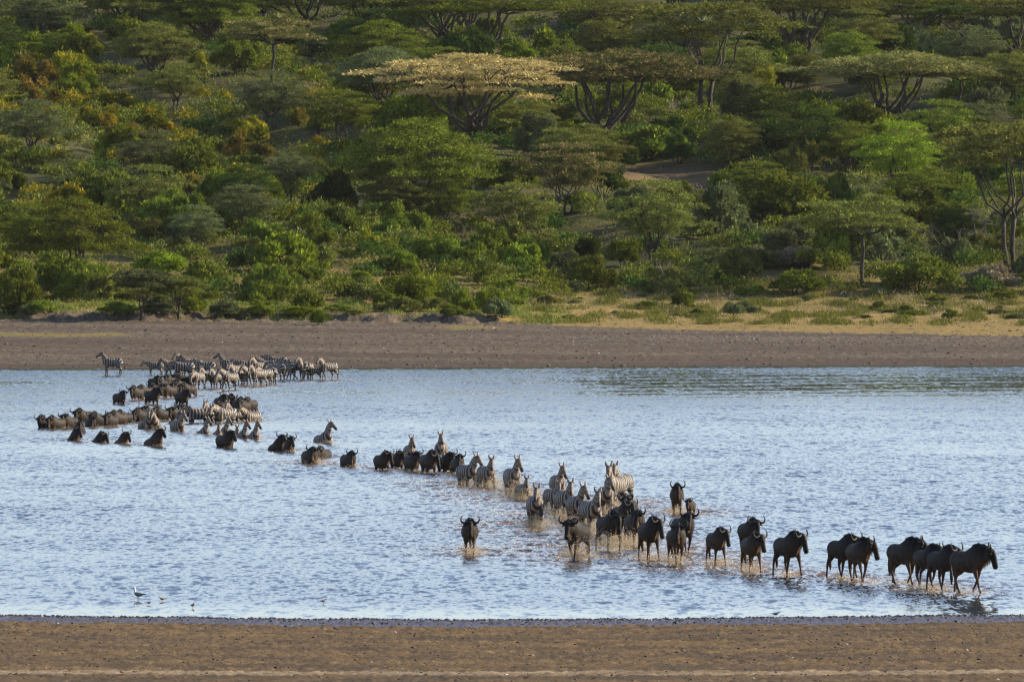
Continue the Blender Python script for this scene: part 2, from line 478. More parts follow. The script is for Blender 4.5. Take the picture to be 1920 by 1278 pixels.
A(Z_, 537, 711, .12, 142, 3, .98, 0, 'zebra with bold white rump stripes left of the big dark striped rump')
A(Z_, 558, 711, .12, 160, 4, 1.08, 0, 'large dark zebra turned away with broad curved flank stripes near the herd right end')
A(Z_, 573, 711, .12, 232, 2, 1.0, 0, 'zebra with raised head and sunlit side behind the large dark rump')
A(Z_, 590, 711, .12, 200, 3, .74, 0, 'brown fluffy zebra foal second from the right in the far herd')
A(Z_, 616, 711, .10, 218, 0, 1.0, 1, 'rightmost zebra of the far herd with a small white splash at its feet')
# far left wildebeest cluster
A(W_, 224, 757, .52, -28, 1, 1.0, 0, 'leftmost dark wildebeest of the far cluster, side-on in deep water')
A(W_, 256, 750, .42, 244, 0, 1.0, 1, 'wildebeest facing the camera with wide horns behind the leftmost one of the far cluster')
A(W_, 272, 748, .42, 238, 3, 1.0, 0, 'sunlit tan wildebeest with head turned up between two dark ones in the far cluster')
A(W_, 285, 757, .45, -26, 2, 1.08, 1, 'large dark wildebeest side-on at the front of the far cluster')
A(W_, 294, 745, .40, 240, 0, .95, 0, 'sunlit wildebeest right behind the large dark side-on wildebeest')
A(W_, 289, 733, .32, -30, 1, 1.0, 0, 'dark wildebeest at the back left of the far cluster below the young zebra')
A(W_, 306, 736, .36, 246, 3, 1.0, 1, 'tan wildebeest with sunlit legs in the middle of the far cluster')
A(W_, 319, 731, .32, 250, 0, 1.0, 0, 'dark-headed wildebeest at the back of the far cluster before the dark zebra')
A(W_, 317, 746, .42, 242, 0, 1.0, 1, 'wildebeest with orange lit chest in the middle front of the far cluster')
A(W_, 331, 742, .40, 248, 3, .95, 0, 'small wildebeest squeezed between others right of the orange lit chest')
A(W_, 338, 736, .38, 244, 0, .95, 0, 'horned wildebeest behind the two front wildebeests at the cluster right side')
A(W_, 353, 744, .40, 236, 0, 1.0, 1, 'rightmost sunlit wildebeest of the far cluster with golden splash')
A(W_, 341, 758, .50, -34, 2, 1.05, 0, 'dark wildebeest at the front right corner of the far cluster')
A(W_, 344, 728, .30, 210, 3, .95, 0, 'grey wildebeest at the back right of the far cluster under the zebras')
# long row in deep water
A(W_, 84, 802, .62, 246, 0, 1.0, 0, 'leftmost wildebeest of all, facing the camera with curved horns')
A(W_, 106, 803, .62, 240, 3, 1.0, 1, 'second wildebeest from the left in the deep row, chest lit orange')
A(W_, 131, 802, .60, 244, 0, 1.02, 0, 'third wildebeest from the left in the deep row behind two low swimmers')
A(W_, 158, 796, .50, 236, 0, 1.05, 0, 'wildebeest with the widest horns standing highest in the deep row')
A(W_, 170, 800, .66, -48, 1, .95, 0, 'low dark wildebeest right in front of the widest-horned one')
A(W_, 186, 798, .56, 240, 3, 1.0, 0, 'wildebeest with sunlit grey flank sixth from the left in the deep row')
A(W_, 208, 799, .58, 246, 0, 1.0, 1, 'dark wildebeest with an orange lit chest in the middle of the deep row')
A(W_, 222, 795, .56, 238, 3, 1.0, 0, 'tan-backed wildebeest just right of the orange lit chest in the deep row')
A(W_, 233, 793, .56, 236, 0, .98, 0, 'tan-backed wildebeest before the gap in the deep row')
A(W_, 245, 791, .78, -22, 1, .90, 0, 'low small black wildebeest at the gap in the deep row')
A(W_, 265, 790, .56, 244, 0, 1.0, 0, 'wildebeest with raised horn just right of the gap in the deep row')
A(W_, 282, 787, .54, 240, 3, 1.0, 0, 'tan wildebeest behind the two low zebras in the deep row')
A(W_, 303, 788, .54, 236, 0, 1.0, 1, 'round sunlit wildebeest between the low zebras and the dark pair')
A(W_, 331, 789, .54, 246, 0, 1.0, 0, 'wildebeest with orange face behind the dark low zebra')
A(W_, 346, 784, .54, 250, 0, 1.0, 0, 'horned wildebeest at the right end of the deep row beside sunlit zebras')
A(Z_, 275, 804, .72, -72, 1, .98, 0, 'low wet zebra facing the camera, left of the pair before the deep row')
A(Z_, 292, 804, .74, -96, 1, .98, 1, 'low wet zebra facing the camera, right of the pair before the deep row')
A(Z_, 333, 808, .70, -70, 0, 1.02, 1, 'dark wet zebra alone in front of the orange-faced wildebeest')
A(W_, 413, 768, .50, -36, 2, 1.05, 0, 'large black humped wildebeest at the left of the black group beside sunlit zebras')
A(W_, 431, 764, .50, -58, 0, 1.0, 0, 'black wildebeest with horn up behind the large humped one')
A(W_, 447, 769, .52, -48, 0, 1.0, 0, 'black wildebeest in the middle of the black group beside sunlit zebras')
A(W_, 457, 774, .50, 250, 3, 1.0, 0, 'tan-sided wildebeest at the front of the black group')
A(W_, 470, 770, .52, 246, 0, 1.0, 0, 'rightmost wildebeest of the black group with one horn hooked up')
A(W_, 420, 778, .52, 242, 3, .98, 0, 'sunlit brown wildebeest back between the striped zebras and black group')
A(Z_, 374, 791, .58, 200, 4, 1.05, 0, 'long sunlit zebra broadside with dark head at the left of the striped group')
A(Z_, 401, 790, .56, 232, 0, 1.0, 0, 'sunlit zebra with ears up second in the striped group in deep water')
A(Z_, 422, 791, .56, 222, 3, 1.05, 0, 'zebra with fan-shaped orange striped rump in the striped group')
A(Z_, 440, 789, .56, 236, 0, .98, 0, 'zebra with dark head and pale ears fourth in the striped group')
A(Z_, 472, 789, .66, 228, 1, .92, 1, 'small sunlit zebra alone at the right of the striped group')
# swimmers before it
A(Z_, 383, 813, .98, -50, 0, 1.0, 0, 'swimming zebra head and back above water, leftmost of the swimming zebras')
A(Z_, 407, 815, 1.02, -40, 1, .92, 0, 'low swimming zebra between the leftmost and the tall-necked swimming zebra')
A(Z_, 422, 814, .94, -62, 0, 1.0, 0, 'tall-necked swimming zebra above the low black humped wildebeest')
A(Z_, 441, 816, 1.06, -40, 1, .9, 0, 'lowest swimming zebra with only ears and nose showing')
A(Z_, 456, 821, .94, -60, 0, 1.0, 0, 'swimming zebra with erect ears second from the right of the swimmers')
A(Z_, 477, 822, .92, -64, 0, 1.0, 1, 'rightmost swimming zebra with a pale sunlit chest')
A(W_, 422, 838, .68, -32, 2, 1.1, 0, 'black humped wildebeest low in the water before the swimming zebras')
A(W_, 141, 826, .78, -50, 0, 1.0, 1, 'black wildebeest swimming in front at the far left')
A(W_, 150, 812, .74, 262, 3, .98, 0, 'wildebeest right behind the black swimmer at the far left')
A(W_, 187, 829, .88, -44, 0, 1.0, 0, 'low swimming wildebeest second from the left of the front swimmers')
A(W_, 230, 832, .84, -42, 0, 1.0, 1, 'low swimming wildebeest third from the left of the front swimmers')
A(W_, 292, 835, .84, -26, 2, 1.12, 1, 'wide dark back of a swimming wildebeest, fourth of the front swimmers')
# middle of the crossing line
A(W_, 522, 845, .72, -38, 2, 1.0, 0, 'left one of a pair of black wildebeests in the middle of the lake')
A(W_, 542, 846, .72, -62, 0, 1.0, 1, 'right one of a pair of black wildebeests in the middle of the lake')
A(Z_, 610, 829, .82, -28, 0, 1.02, 1, 'grey zebra wading behind the splashing wildebeests in mid lake')
A(W_, 581, 869, .62, -52, 0, 1.05, 2, 'black wildebeest with streaming water on its neck in mid lake')
A(W_, 607, 858, .70, 250, 3, .95, 1, 'brown wildebeest half hidden behind the streaming wet one')
A(W_, 653, 874, .62, -48, 0, 1.0, 1, 'single black wildebeest with upright horns before the tight file')
A(W_, 716, 880, .52, -46, 0, 1.0, 0, 'leftmost wildebeest of the tight wading file')
A(W_, 744, 877, .52, -60, 0, .96, 0, 'second wildebeest of the tight wading file')
A(Z_, 768, 870, .42, -88, 0, .98, 0, 'zebra looking over the backs of the wading file, left one of two')
A(W_, 772, 883, .50, -50, 2, 1.0, 1, 'third wildebeest of the wading file, below the left zebra head')
A(W_, 803, 886, .46, -50, 0, 1.08, 1, 'tallest wildebeest of the wading file with a shaggy black neck')
A(Z_, 827, 866, .38, -96, 0, 1.0, 0, 'zebra looking over the backs of the wading file, right one of two')
A(W_, 835, 885, .48, -44, 2, 1.0, 0, 'brownish wildebeest behind the last one of the wading file')
A(W_, 858, 889, .48, -76, 0, 1.02, 1, 'last wildebeest on the right of the wading file with wide horns')
# zebras running through the splash
A(Z_, 876, 910, .42, -66, 0, 1.0, 2, 'first running zebra behind the wading file, breast deep in splash')
A(Z_, 912, 914, .40, -58, 5, 1.0, 3, 'second running zebra with wet mane in golden splash')
A(Z_, 961, 928, .34, -62, 0, 1.08, 3, 'third and tallest running zebra beside a foal')
A(Z_, 980, 938, .36, -58, 5, .78, 3, 'zebra foal running beside the tallest running zebra')
A(Z_, 1004, 989, .18, -82, 5, 1.0, 3, 'zebra running straight at the camera alone left of the striped pack')
A(Z_, 1046, 940, .30, -84, 0, 1.02, 2, 'zebra at the back of the striped pack with head high')
A(Z_, 1036, 953, .34, -70, 5, .84, 2, 'small zebra at the left of the striped pack')
A(Z_, 1059, 972, .26, -58, 5, 1.0, 3, 'zebra second from the left in the front of the striped pack')
A(Z_, 1081, 988, .22, -56, 0, 1.02, 3, 'zebra with big round ears in the middle front of the striped pack')
A(Z_, 1107, 1003, .18, -56, 5, 1.05, 3, 'foremost zebra of the striped pack with spread ears')
A(Z_, 1153, 950, .26, 254, 0, 1.1, 2, 'pale sunlit zebra at the right of the striped pack')
A(Z_, 1166, 940, .28, 246, 0, 1.04, 1, 'zebra half hidden behind the pale sunlit zebra')
A(Z_, 1136, 964, .28, -84, 0, 1.0, 2, 'shaded zebra in front of the pale sunlit zebra')
# leading wildebeests
A(W_, 1269, 963, .22, -90, 4, 1.02, 2, 'wildebeest alone with its calf, facing the camera behind the leaders')
A(W_, 1295, 966, .20, -104, 4, .62, 1, 'small brown wildebeest calf beside its mother')
A(W_, 881, 1038, .18, -88, 4, 1.0, 2, 'wildebeest walking alone towards the camera left of the herd')
A(W_, 1083, 1050, .10, -108, 4, 1.08, 3, 'front wildebeest with sunlit brown flank below the striped pack')
A(W_, 1142, 1032, .12, -68, 5, 1.06, 3, 'dark wildebeest right of the foremost zebra with pale face edge')
A(W_, 1166, 1010, .14, -70, 0, 1.05, 2, 'dark wildebeest half hidden behind the pale-edged one')
A(W_, 1180, 990, .16, -100, 4, 1.0, 1, 'hornless-looking brown wildebeest low beside the pale sunlit zebra')
A(W_, 1190, 1024, .12, -56, 1, 1.0, 3, 'greyish wildebeest left of the curled-horned one in the herd')
A(W_, 1217, 1051, .06, -60, 7, 1.08, 2, 'wildebeest with tightly curled horns in the middle of the leaders')
A(W_, 1281, 1036, .10, -46, 1, 1.05, 1, 'wildebeest looking right behind the low-headed one')
A(W_, 1268, 1057, .06, -80, 3, .98, 2, 'low-headed wildebeest walking in front of the one looking right')
A(W_, 1347, 1061, .05, -74, 7, .98, 2, 'single slim wildebeest with head turned and sunlit chest, left of a stacked pair')
A(W_, 1408, 1042, .08, -72, 4, 1.02, 0, 'upper wildebeest of the stacked pair with wide open horns')
A(W_, 1413, 1074, .04, -56, 7, 1.0, 2, 'lower wildebeest of the stacked pair, walking in front')
A(W_, 1481, 1080, .03, -44, 7, 1.08, 1, 'large humped wildebeest walking alone right of the stacked pair')
A(W_, 1583, 1084, .03, -34, 7, 1.05, 1, 'rear wildebeest of the walking pair right of the humped one')
A(W_, 1614, 1090, .03, -48, 6, 1.04, 1, 'front wildebeest of the walking pair, horns curled over its face')
A(W_, 1706, 1096, .02, -26, 6, 1.10, 1, 'hindmost wildebeest of the four leaders at the right')
A(W_, 1750, 1101, .02, -38, 6, 1.0, 1, 'second wildebeest of the four leaders, half hidden')
A(W_, 1779, 1107, .02, -38, 7, 1.04, 1, 'third wildebeest of the four leaders, head behind the first')
A(W_, 1828, 1113, .02, -14, 6, 1.12, 1, 'foremost wildebeest of all, side-on with tan beard at the right edge')

# ---------------------------------------------------------------- water
m, nt, p = new_mat('lake_water')
churn = nt.nodes.new('ShaderNodeAttribute'); churn.attribute_name = 'churn'
calm = nt.nodes.new('ShaderNodeAttribute'); calm.attribute_name = 'calm'
def nvec(scale, stretch, detail, rough):
    return noise_at(nt, scale, stretch, detail, rough, out=1)
def vmath(op, a, b=None, sc_=None):
    n = nt.nodes.new('ShaderNodeVectorMath'); n.operation = op
    for i, x in enumerate((a, b)):
        if x is None: continue
        if isinstance(x, tuple): n.inputs[i].default_value = x
        else: nt.links.new(x, n.inputs[i])
    if sc_ is not None:
        if isinstance(sc_, (int, float)): n.inputs['Scale'].default_value = sc_
        else: nt.links.new(sc_, n.inputs['Scale'])
    return n.outputs[0]
big = vmath('SUBTRACT', nvec(0.9, (1, 0.22, 1), 3, 0.6), (0.5, 0.5, 0.5))
small = vmath('SUBTRACT', nvec(3.2, (1, 0.16, 1), 6, 0.68), (0.5, 0.5, 0.5))
patch = ramp(nt, noise_at(nt, 0.05, (0.8, 0.7, 1), 5, 0.65), [(0.34, (0.42,) * 3), (0.66, (1.25,) * 3)]).outputs[0]
slope = vmath('ADD', vmath('SCALE', big, sc_=0.32), vmath('SCALE', small, sc_=0.74))
amp = math_n(nt, 'MULTIPLY', math_n(nt, 'ADD', patch, math_n(nt, 'MULTIPLY', churn.outputs['Fac'], 0.9)), math_n(nt, 'SUBTRACT', 1.0, math_n(nt, 'MULTIPLY', calm.outputs['Fac'], 0.962)))
slope = vmath('SCALE', slope, sc_=amp)
sp = nt.nodes.new('ShaderNodeSeparateXYZ'); nt.links.new(slope, sp.inputs[0])
# wave faces seen at a glancing angle are the near faces of the ripples: steep facets lean back to the near shore
ya = math_n(nt, 'SQRT', math_n(nt, 'ADD', math_n(nt, 'MULTIPLY', sp.outputs[1], sp.outputs[1]), 0.0004))
ym = nt.nodes.new('ShaderNodeMix'); nt.links.new(calm.outputs['Fac'], ym.inputs[0])
nt.links.new(math_n(nt, 'MULTIPLY', ya, -1.25), ym.inputs[2]); nt.links.new(math_n(nt, 'SUBTRACT', math_n(nt, 'MULTIPLY', sp.outputs[1], 0.8), 0.0045), ym.inputs[3])
cx = nt.nodes.new('ShaderNodeCombineXYZ')
nt.links.new(math_n(nt, 'MULTIPLY', sp.outputs[0], 0.8), cx.inputs[0]); nt.links.new(ym.outputs[0], cx.inputs[1])
slope = cx.outputs[0]
nrm = vmath('NORMALIZE', vmath('ADD', slope, (0, 0, 1.0)))
nt.links.new(nrm, p.inputs['Normal'])
mud = ramp(nt, noise_at(nt, 1.2, (1, 0.35, 1), 5, 0.7), [(0.4, (0.060, 0.055, 0.050)), (0.62, (0.26, 0.18, 0.10))]).outputs[0]
nt.links.new(mixc(nt, math_n(nt, 'MULTIPLY', churn.outputs['Fac'], 1.0, True), (0.045, 0.055, 0.072), mud), p.inputs['Base Color'])
p.inputs['IOR'].default_value = 1.33
p.inputs['Roughness'].default_value = 0.06
WATER = m

def calm_at(X, Y): return sm((Y - (shore_near(X) + 3.5)) / 11)
def churn_at(X, Y):
    c = np.zeros_like(X)
    for a in AN:
        s = 0.35 + 0.45 * a['splash']
        r = 0.9 + 0.35 * a['splash']
        # the trail runs behind the animal
        hx, hy = math.cos(R(a['head'])), math.sin(R(a['head']))
        cx, cy = a['x'] - hx * 0.9, a['y'] - hy * 2.5
        c += s * np.exp(-((X - cx) / (r * 1.3)) ** 2 - ((Y - cy) / (r * 4.0)) ** 2)
    return np.clip(c, 0, 1.6)
xs = spaced(-320, 320, -38, 32, 0.5, 12)
ys = spaced(268, 840, 268, 840, 0.8, 1)
X, Y = np.meshgrid(xs, ys)
ch = churn_at(X, Y)
rng = np.random.default_rng(9)
Zw = 0.012 * np.sin(X * 1.3 + Y * 0.5) * np.sin(Y * 0.9) * calm_at(X, Y) + ch * 0.05 * (rng.random(X.shape) - 0.35)
me = grid_mesh('water', xs, ys, WATER, zf=lambda a, b_: Zw)
attr(me, 'churn', ch.ravel())
far_calm = sm((960 + F * X / Y - 1000) / 200) * np.exp(-((HORIZ + F * H / Y - 722) / 22) ** 2) * (.55 + .45 * np.sin(X * .31 + Y * .11) * np.sin(Y * .5))
edge_calm = np.exp(-((Y - shore_far(X)) / 9) ** 2) * .7
attr(me, 'calm', np.clip((1 - calm_at(X, Y)) * .42 + far_calm * .8 + edge_calm, 0, 1).ravel())
tag(link('water', me), kind='structure')

# ---------------------------------------------------------------- animal coats
m, nt, p = new_mat('zebra_coat')
ph = nt.nodes.new('ShaderNodeAttribute'); ph.attribute_name = 'phase'
dk = nt.nodes.new('ShaderNodeAttribute'); dk.attribute_name = 'dark'
br = nt.nodes.new('ShaderNodeAttribute'); br.attribute_name = 'brown'
wob = math_n(nt, 'MULTIPLY', math_n(nt, 'SUBTRACT', noise_at(nt, 5, detail=2, coord='obj'), 0.5), 1.5)
s = math_n(nt, 'SINE', math_n(nt, 'ADD', ph.outputs['Fac'], wob))
st = ramp(nt, math_n(nt, 'ADD', math_n(nt, 'MULTIPLY', s, 0.5), 0.5), [(0.54, (0, 0, 0)), (0.64, (1, 1, 1))]).outputs[0]
base = mixc(nt, br.outputs['Fac'], (0.29, 0.272, 0.245), (0.23, 0.148, 0.085))
blk = mixc(nt, br.outputs['Fac'], (0.022, 0.020, 0.020), (0.055, 0.032, 0.022))
c = mixc(nt, st, blk, base)
c = mixc(nt, dk.outputs['Fac'], c, (0.030, 0.026, 0.024))
nt.links.new(c, p.inputs['Base Color']); p.inputs['Roughness'].default_value = 0.6
p.inputs['Specular IOR Level'].default_value = 0.35
ZCOAT = m

m, nt, p = new_mat('wildebeest_coat')
dk = nt.nodes.new('ShaderNodeAttribute'); dk.attribute_name = 'dark'
ph = nt.nodes.new('ShaderNodeAttribute'); ph.attribute_name = 'phase'
nz = noise_at(nt, 6, (1, 1, 0.4), 4, coord='obj')
c = ramp(nt, nz, [(0.3, (0.014, 0.012, 0.011)), (0.7, (0.046, 0.035, 0.027))]).outputs[0]
s = math_n(nt, 'SINE', math_n(nt, 'ADD', ph.outputs['Fac'], math_n(nt, 'MULTIPLY', nz, 3.0)))
st = ramp(nt, math_n(nt, 'ADD', math_n(nt, 'MULTIPLY', s, 0.5), 0.5), [(0.15, (0.72,) * 3), (0.55, (1, 1, 1))]).outputs[0]
c = mixc(nt, 1.0, c, st, 'MULTIPLY')
lg = nt.nodes.new('ShaderNodeAttribute'); lg.attribute_name = 'brown'
c = mixc(nt, lg.outputs['Fac'], c, (0.062, 0.034, 0.019))
oi = nt.nodes.new('ShaderNodeObjectInfo')
hv = nt.nodes.new('ShaderNodeHueSaturation'); nt.links.new(c, hv.inputs['Color'])
nt.links.new(math_n(nt, 'ADD', math_n(nt, 'MULTIPLY', oi.outputs['Random'], 0.8), 0.6), hv.inputs['Value'])
nt.links.new(math_n(nt, 'ADD', math_n(nt, 'MULTIPLY', oi.outputs['Random'], 0.5), 0.65), hv.inputs['Saturation'])
c = mixc(nt, dk.outputs['Fac'], hv.outputs[0], (0.012, 0.011, 0.011))
nt.links.new(c, p.inputs['Base Color']); p.inputs['Roughness'].default_value = 0.62
p.inputs['Specular IOR Level'].default_value = 0.15
WCOAT = m

# ---------------------------------------------------------------- animal bodies
def rot_chain(pts, origin, pitch, yaw):
    """rotate stations about origin: pitch lifts (deg), yaw turns left (deg)"""
    o = np.array(origin, float); out = []
    cp, sp, cy, sy = math.cos(R(pitch)), math.sin(R(pitch)), math.cos(R(yaw)), math.sin(R(yaw))
    for s in pts:
        v = np.array(s[:3], float) - o
        x, z = v[0] * cp - v[2] * sp, v[0] * sp + v[2] * cp
        x, y = x * cy - v[1] * sy, x * sy + v[1] * cy
        out.append((x + o[0], y + o[1], z + o[2], *s[3:]))
    return out

def leg(front, side, swing, lift, k):
    """one leg as a chain: swing forward in degrees, lift bends the lower leg; k thickness"""
    if front:
        hip = (0.40, side * 0.135, 0.92); seg = [(0.0, 0.30), (0.02, 0.24), (0.0, 0.27), (0.03, 0.11)]
        rad = [(0.10, 0.16), (0.075, 0.10), (0.047, 0.056), (0.034, 0.040), (0.045, 0.052)]
    else:
        hip = (-0.48, side * 0.14, 0.94); seg = [(0.06, 0.27), (-0.17, 0.24), (0.06, 0.31), (0.04, 0.12)]
        rad = [(0.13, 0.22), (0.095, 0.15), (0.048, 0.064), (0.034, 0.042), (0.045, 0.052)]
    sw = R(swing)
    x, z = hip[0], hip[2]
    pts = [(x, hip[1], z, rad[0][0] * k, rad[0][1] * k)]
    ang = [sw, sw, sw - R(lift) * (1.0 if front else 0.7), sw - R(lift) * (1.1 if front else 0.4)]
    if not front: ang[1] = sw + R(lift) * 0.3
    for i, ((dx, dz), a) in enumerate(zip(seg, ang)):
        x += dx * math.cos(a) + dz * math.sin(a)
        z += -dz * math.cos(a) + dx * math.sin(a)
        pts.append((x, hip[1] * (1 - 0.06 * i), z, rad[i + 1][0] * k, rad[i + 1][1] * k))
    return pts

POSE = {  # front-left swing/lift, front-right, hind-left, hind-right, neck pitch, neck yaw, head pitch
    0: ((14, 0), (-16, 10), (-14, 0), (12, 8), 4, 8, 0),
    1: ((-18, 12), (16, 0), (14, 6), (-18, 0), -4, -6, -4),
    2: ((4, 0), (-4, 0), (-6, 0), (5, 0), 16, 0, 8),
    3: ((2, 0), (-6, 0), (5, 0), (-4, 0), -10, 14, 0),
    4: ((20, 0), (-12, 35), (-16, 0), (14, 14), -1, 0, 0),
    5: ((34, 50), (-18, 0), (16, 22), (-24, 0), -6, -4, 0),
    6: ((-16, 20), (18, 0), (-20, 0), (14, 0), -3, 24, 0),
    7: ((22, 0), (-14, 8), (16, 0), (-18, 10), 0, 12, 0),
    8: ((-14, 14), (12, 0), (16, 0), (-10, 6), 9, -14, 4),
    9: ((8, 30), (-20, 0), (-12, 0), (20, 10), -13, 10, 6),
    10: ((16, 0), (-8, 20), (10, 0), (-20, 0), 2, -22, -4),
}
POSEZ_NECK = {0: (2, 8, 0), 1: (-14, -10, 0), 2: (14, 0, 10), 3: (-32, 10, 8), 4: (-62, 0, 0), 5: (-6, -6, 0)}

def remeshed(geo, name, vox, mat):
    tmp = bpy.data.objects.new('tmp', geo.mesh('tmp'))
    COL.objects.link(tmp)
    md = tmp.modifiers.new('r', 'REMESH'); md.mode = 'VOXEL'; md.voxel_size = vox
    ms = tmp.modifiers.new('s', 'SMOOTH'); ms.factor = 0.5; ms.iterations = 3
    dg = bpy.context.evaluated_depsgraph_get()
    me = bpy.data.meshes.new_from_object(tmp.evaluated_get(dg))
    old = tmp.data
    bpy.data.objects.remove(tmp); bpy.data.meshes.remove(old)
    me.name = name
    me.polygons.foreach_set('use_smooth', np.ones(len(me.polygons), dtype=bool))
    me.materials.clear(); me.materials.append(mat)
    return me

def verts(me):
    co = np.empty(len(me.vertices) * 3, np.float32); me.vertices.foreach_get('co', co)
    return co.reshape(-1, 3).astype(float)

def chain_dist(P, chain):
    """normalised distance to a chain and arc length of the nearest point"""
    best = np.full(len(P), 1e9); arc = np.zeros(len(P)); acc = 0
    for a, b in zip(chain[:-1], chain[1:]):
        A_, B_ = np.array(a[:3]), np.array(b[:3]); L = np.linalg.norm(B_ - A_) + 1e-9
        t = np.clip(((P - A_) @ (B_ - A_)) / L ** 2, 0, 1)
        d = np.linalg.norm(P - (A_ + t[:, None] * (B_ - A_)), axis=1)
        r = (1 - t) * max(a[3], a[4]) + t * max(b[3], b[4])
        q = d / r
        k = q < best
        best[k] = q[k]; arc[k] = acc + t[k] * L
        acc += L
    return best, arc

def strip_hair(points, length, width, direction, rng, jitter=0.3, dens=3):
    """hair: thin triangles hanging or standing along a line of points"""
    V, Fc = [], []
    for p0 in points:
        for _ in range(dens):
            q = np.array(p0) + rng.normal(0, 0.012, 3)
            d = np.array(direction, float) + rng.normal(0, jitter, 3) * 0.5
            d = d / np.linalg.norm(d) * length * (0.6 + 0.6 * rng.random())
            a = rng.random() * math.pi
            w = np.array((math.cos(a), math.sin(a), 0)) * width
            n = len(V)
            V += [q - w, q + w, q + d]
            Fc.append((n, n + 1, n + 2))
    return np.array(V), np.array(Fc)

def fin(line, ups, h, thick, n=5):
    """a mane standing on a line of points"""
    L = np.array(line, float); U = np.array(ups, float)
    V = []
    k = len(L)
    hh = h * np.sin(np.linspace(0.35, 2.85, k)) ** 0.5
    for i in range(k):
        for s in (-1, 1):
            V.append(L[i] + np.array((0, s * thick, 0)) - U[i] * 0.03)
        for s in (-1, 1):
            V.append(L[i] + np.array((0, s * thick * 0.35, 0)) + U[i] * hh[i] * (0.85 + 0.3 * ((i * 7) % 3) / 2))
    Fc = []
    for i in range(k - 1):
        a, b = 4 * i, 4 * (i + 1)
        Fc += [(a, b, b + 2, a + 2), (a + 1, a + 3, b + 3, b + 1), (a + 2, b + 2, b + 3, a + 3)]
    Fc += [(0, 2, 3, 1), (4 * k - 4, 4 * k - 3, 4 * k - 1, 4 * k - 2)]
    return np.array(V), np.array(Fc)

def frame_of(a, b):
    t = np.array(b[:3]) - np.array(a[:3]); t /= np.linalg.norm(t)
    s = np.cross((0, 0, 1), t); s /= np.linalg.norm(s)
    return t, s, np.cross(t, s)

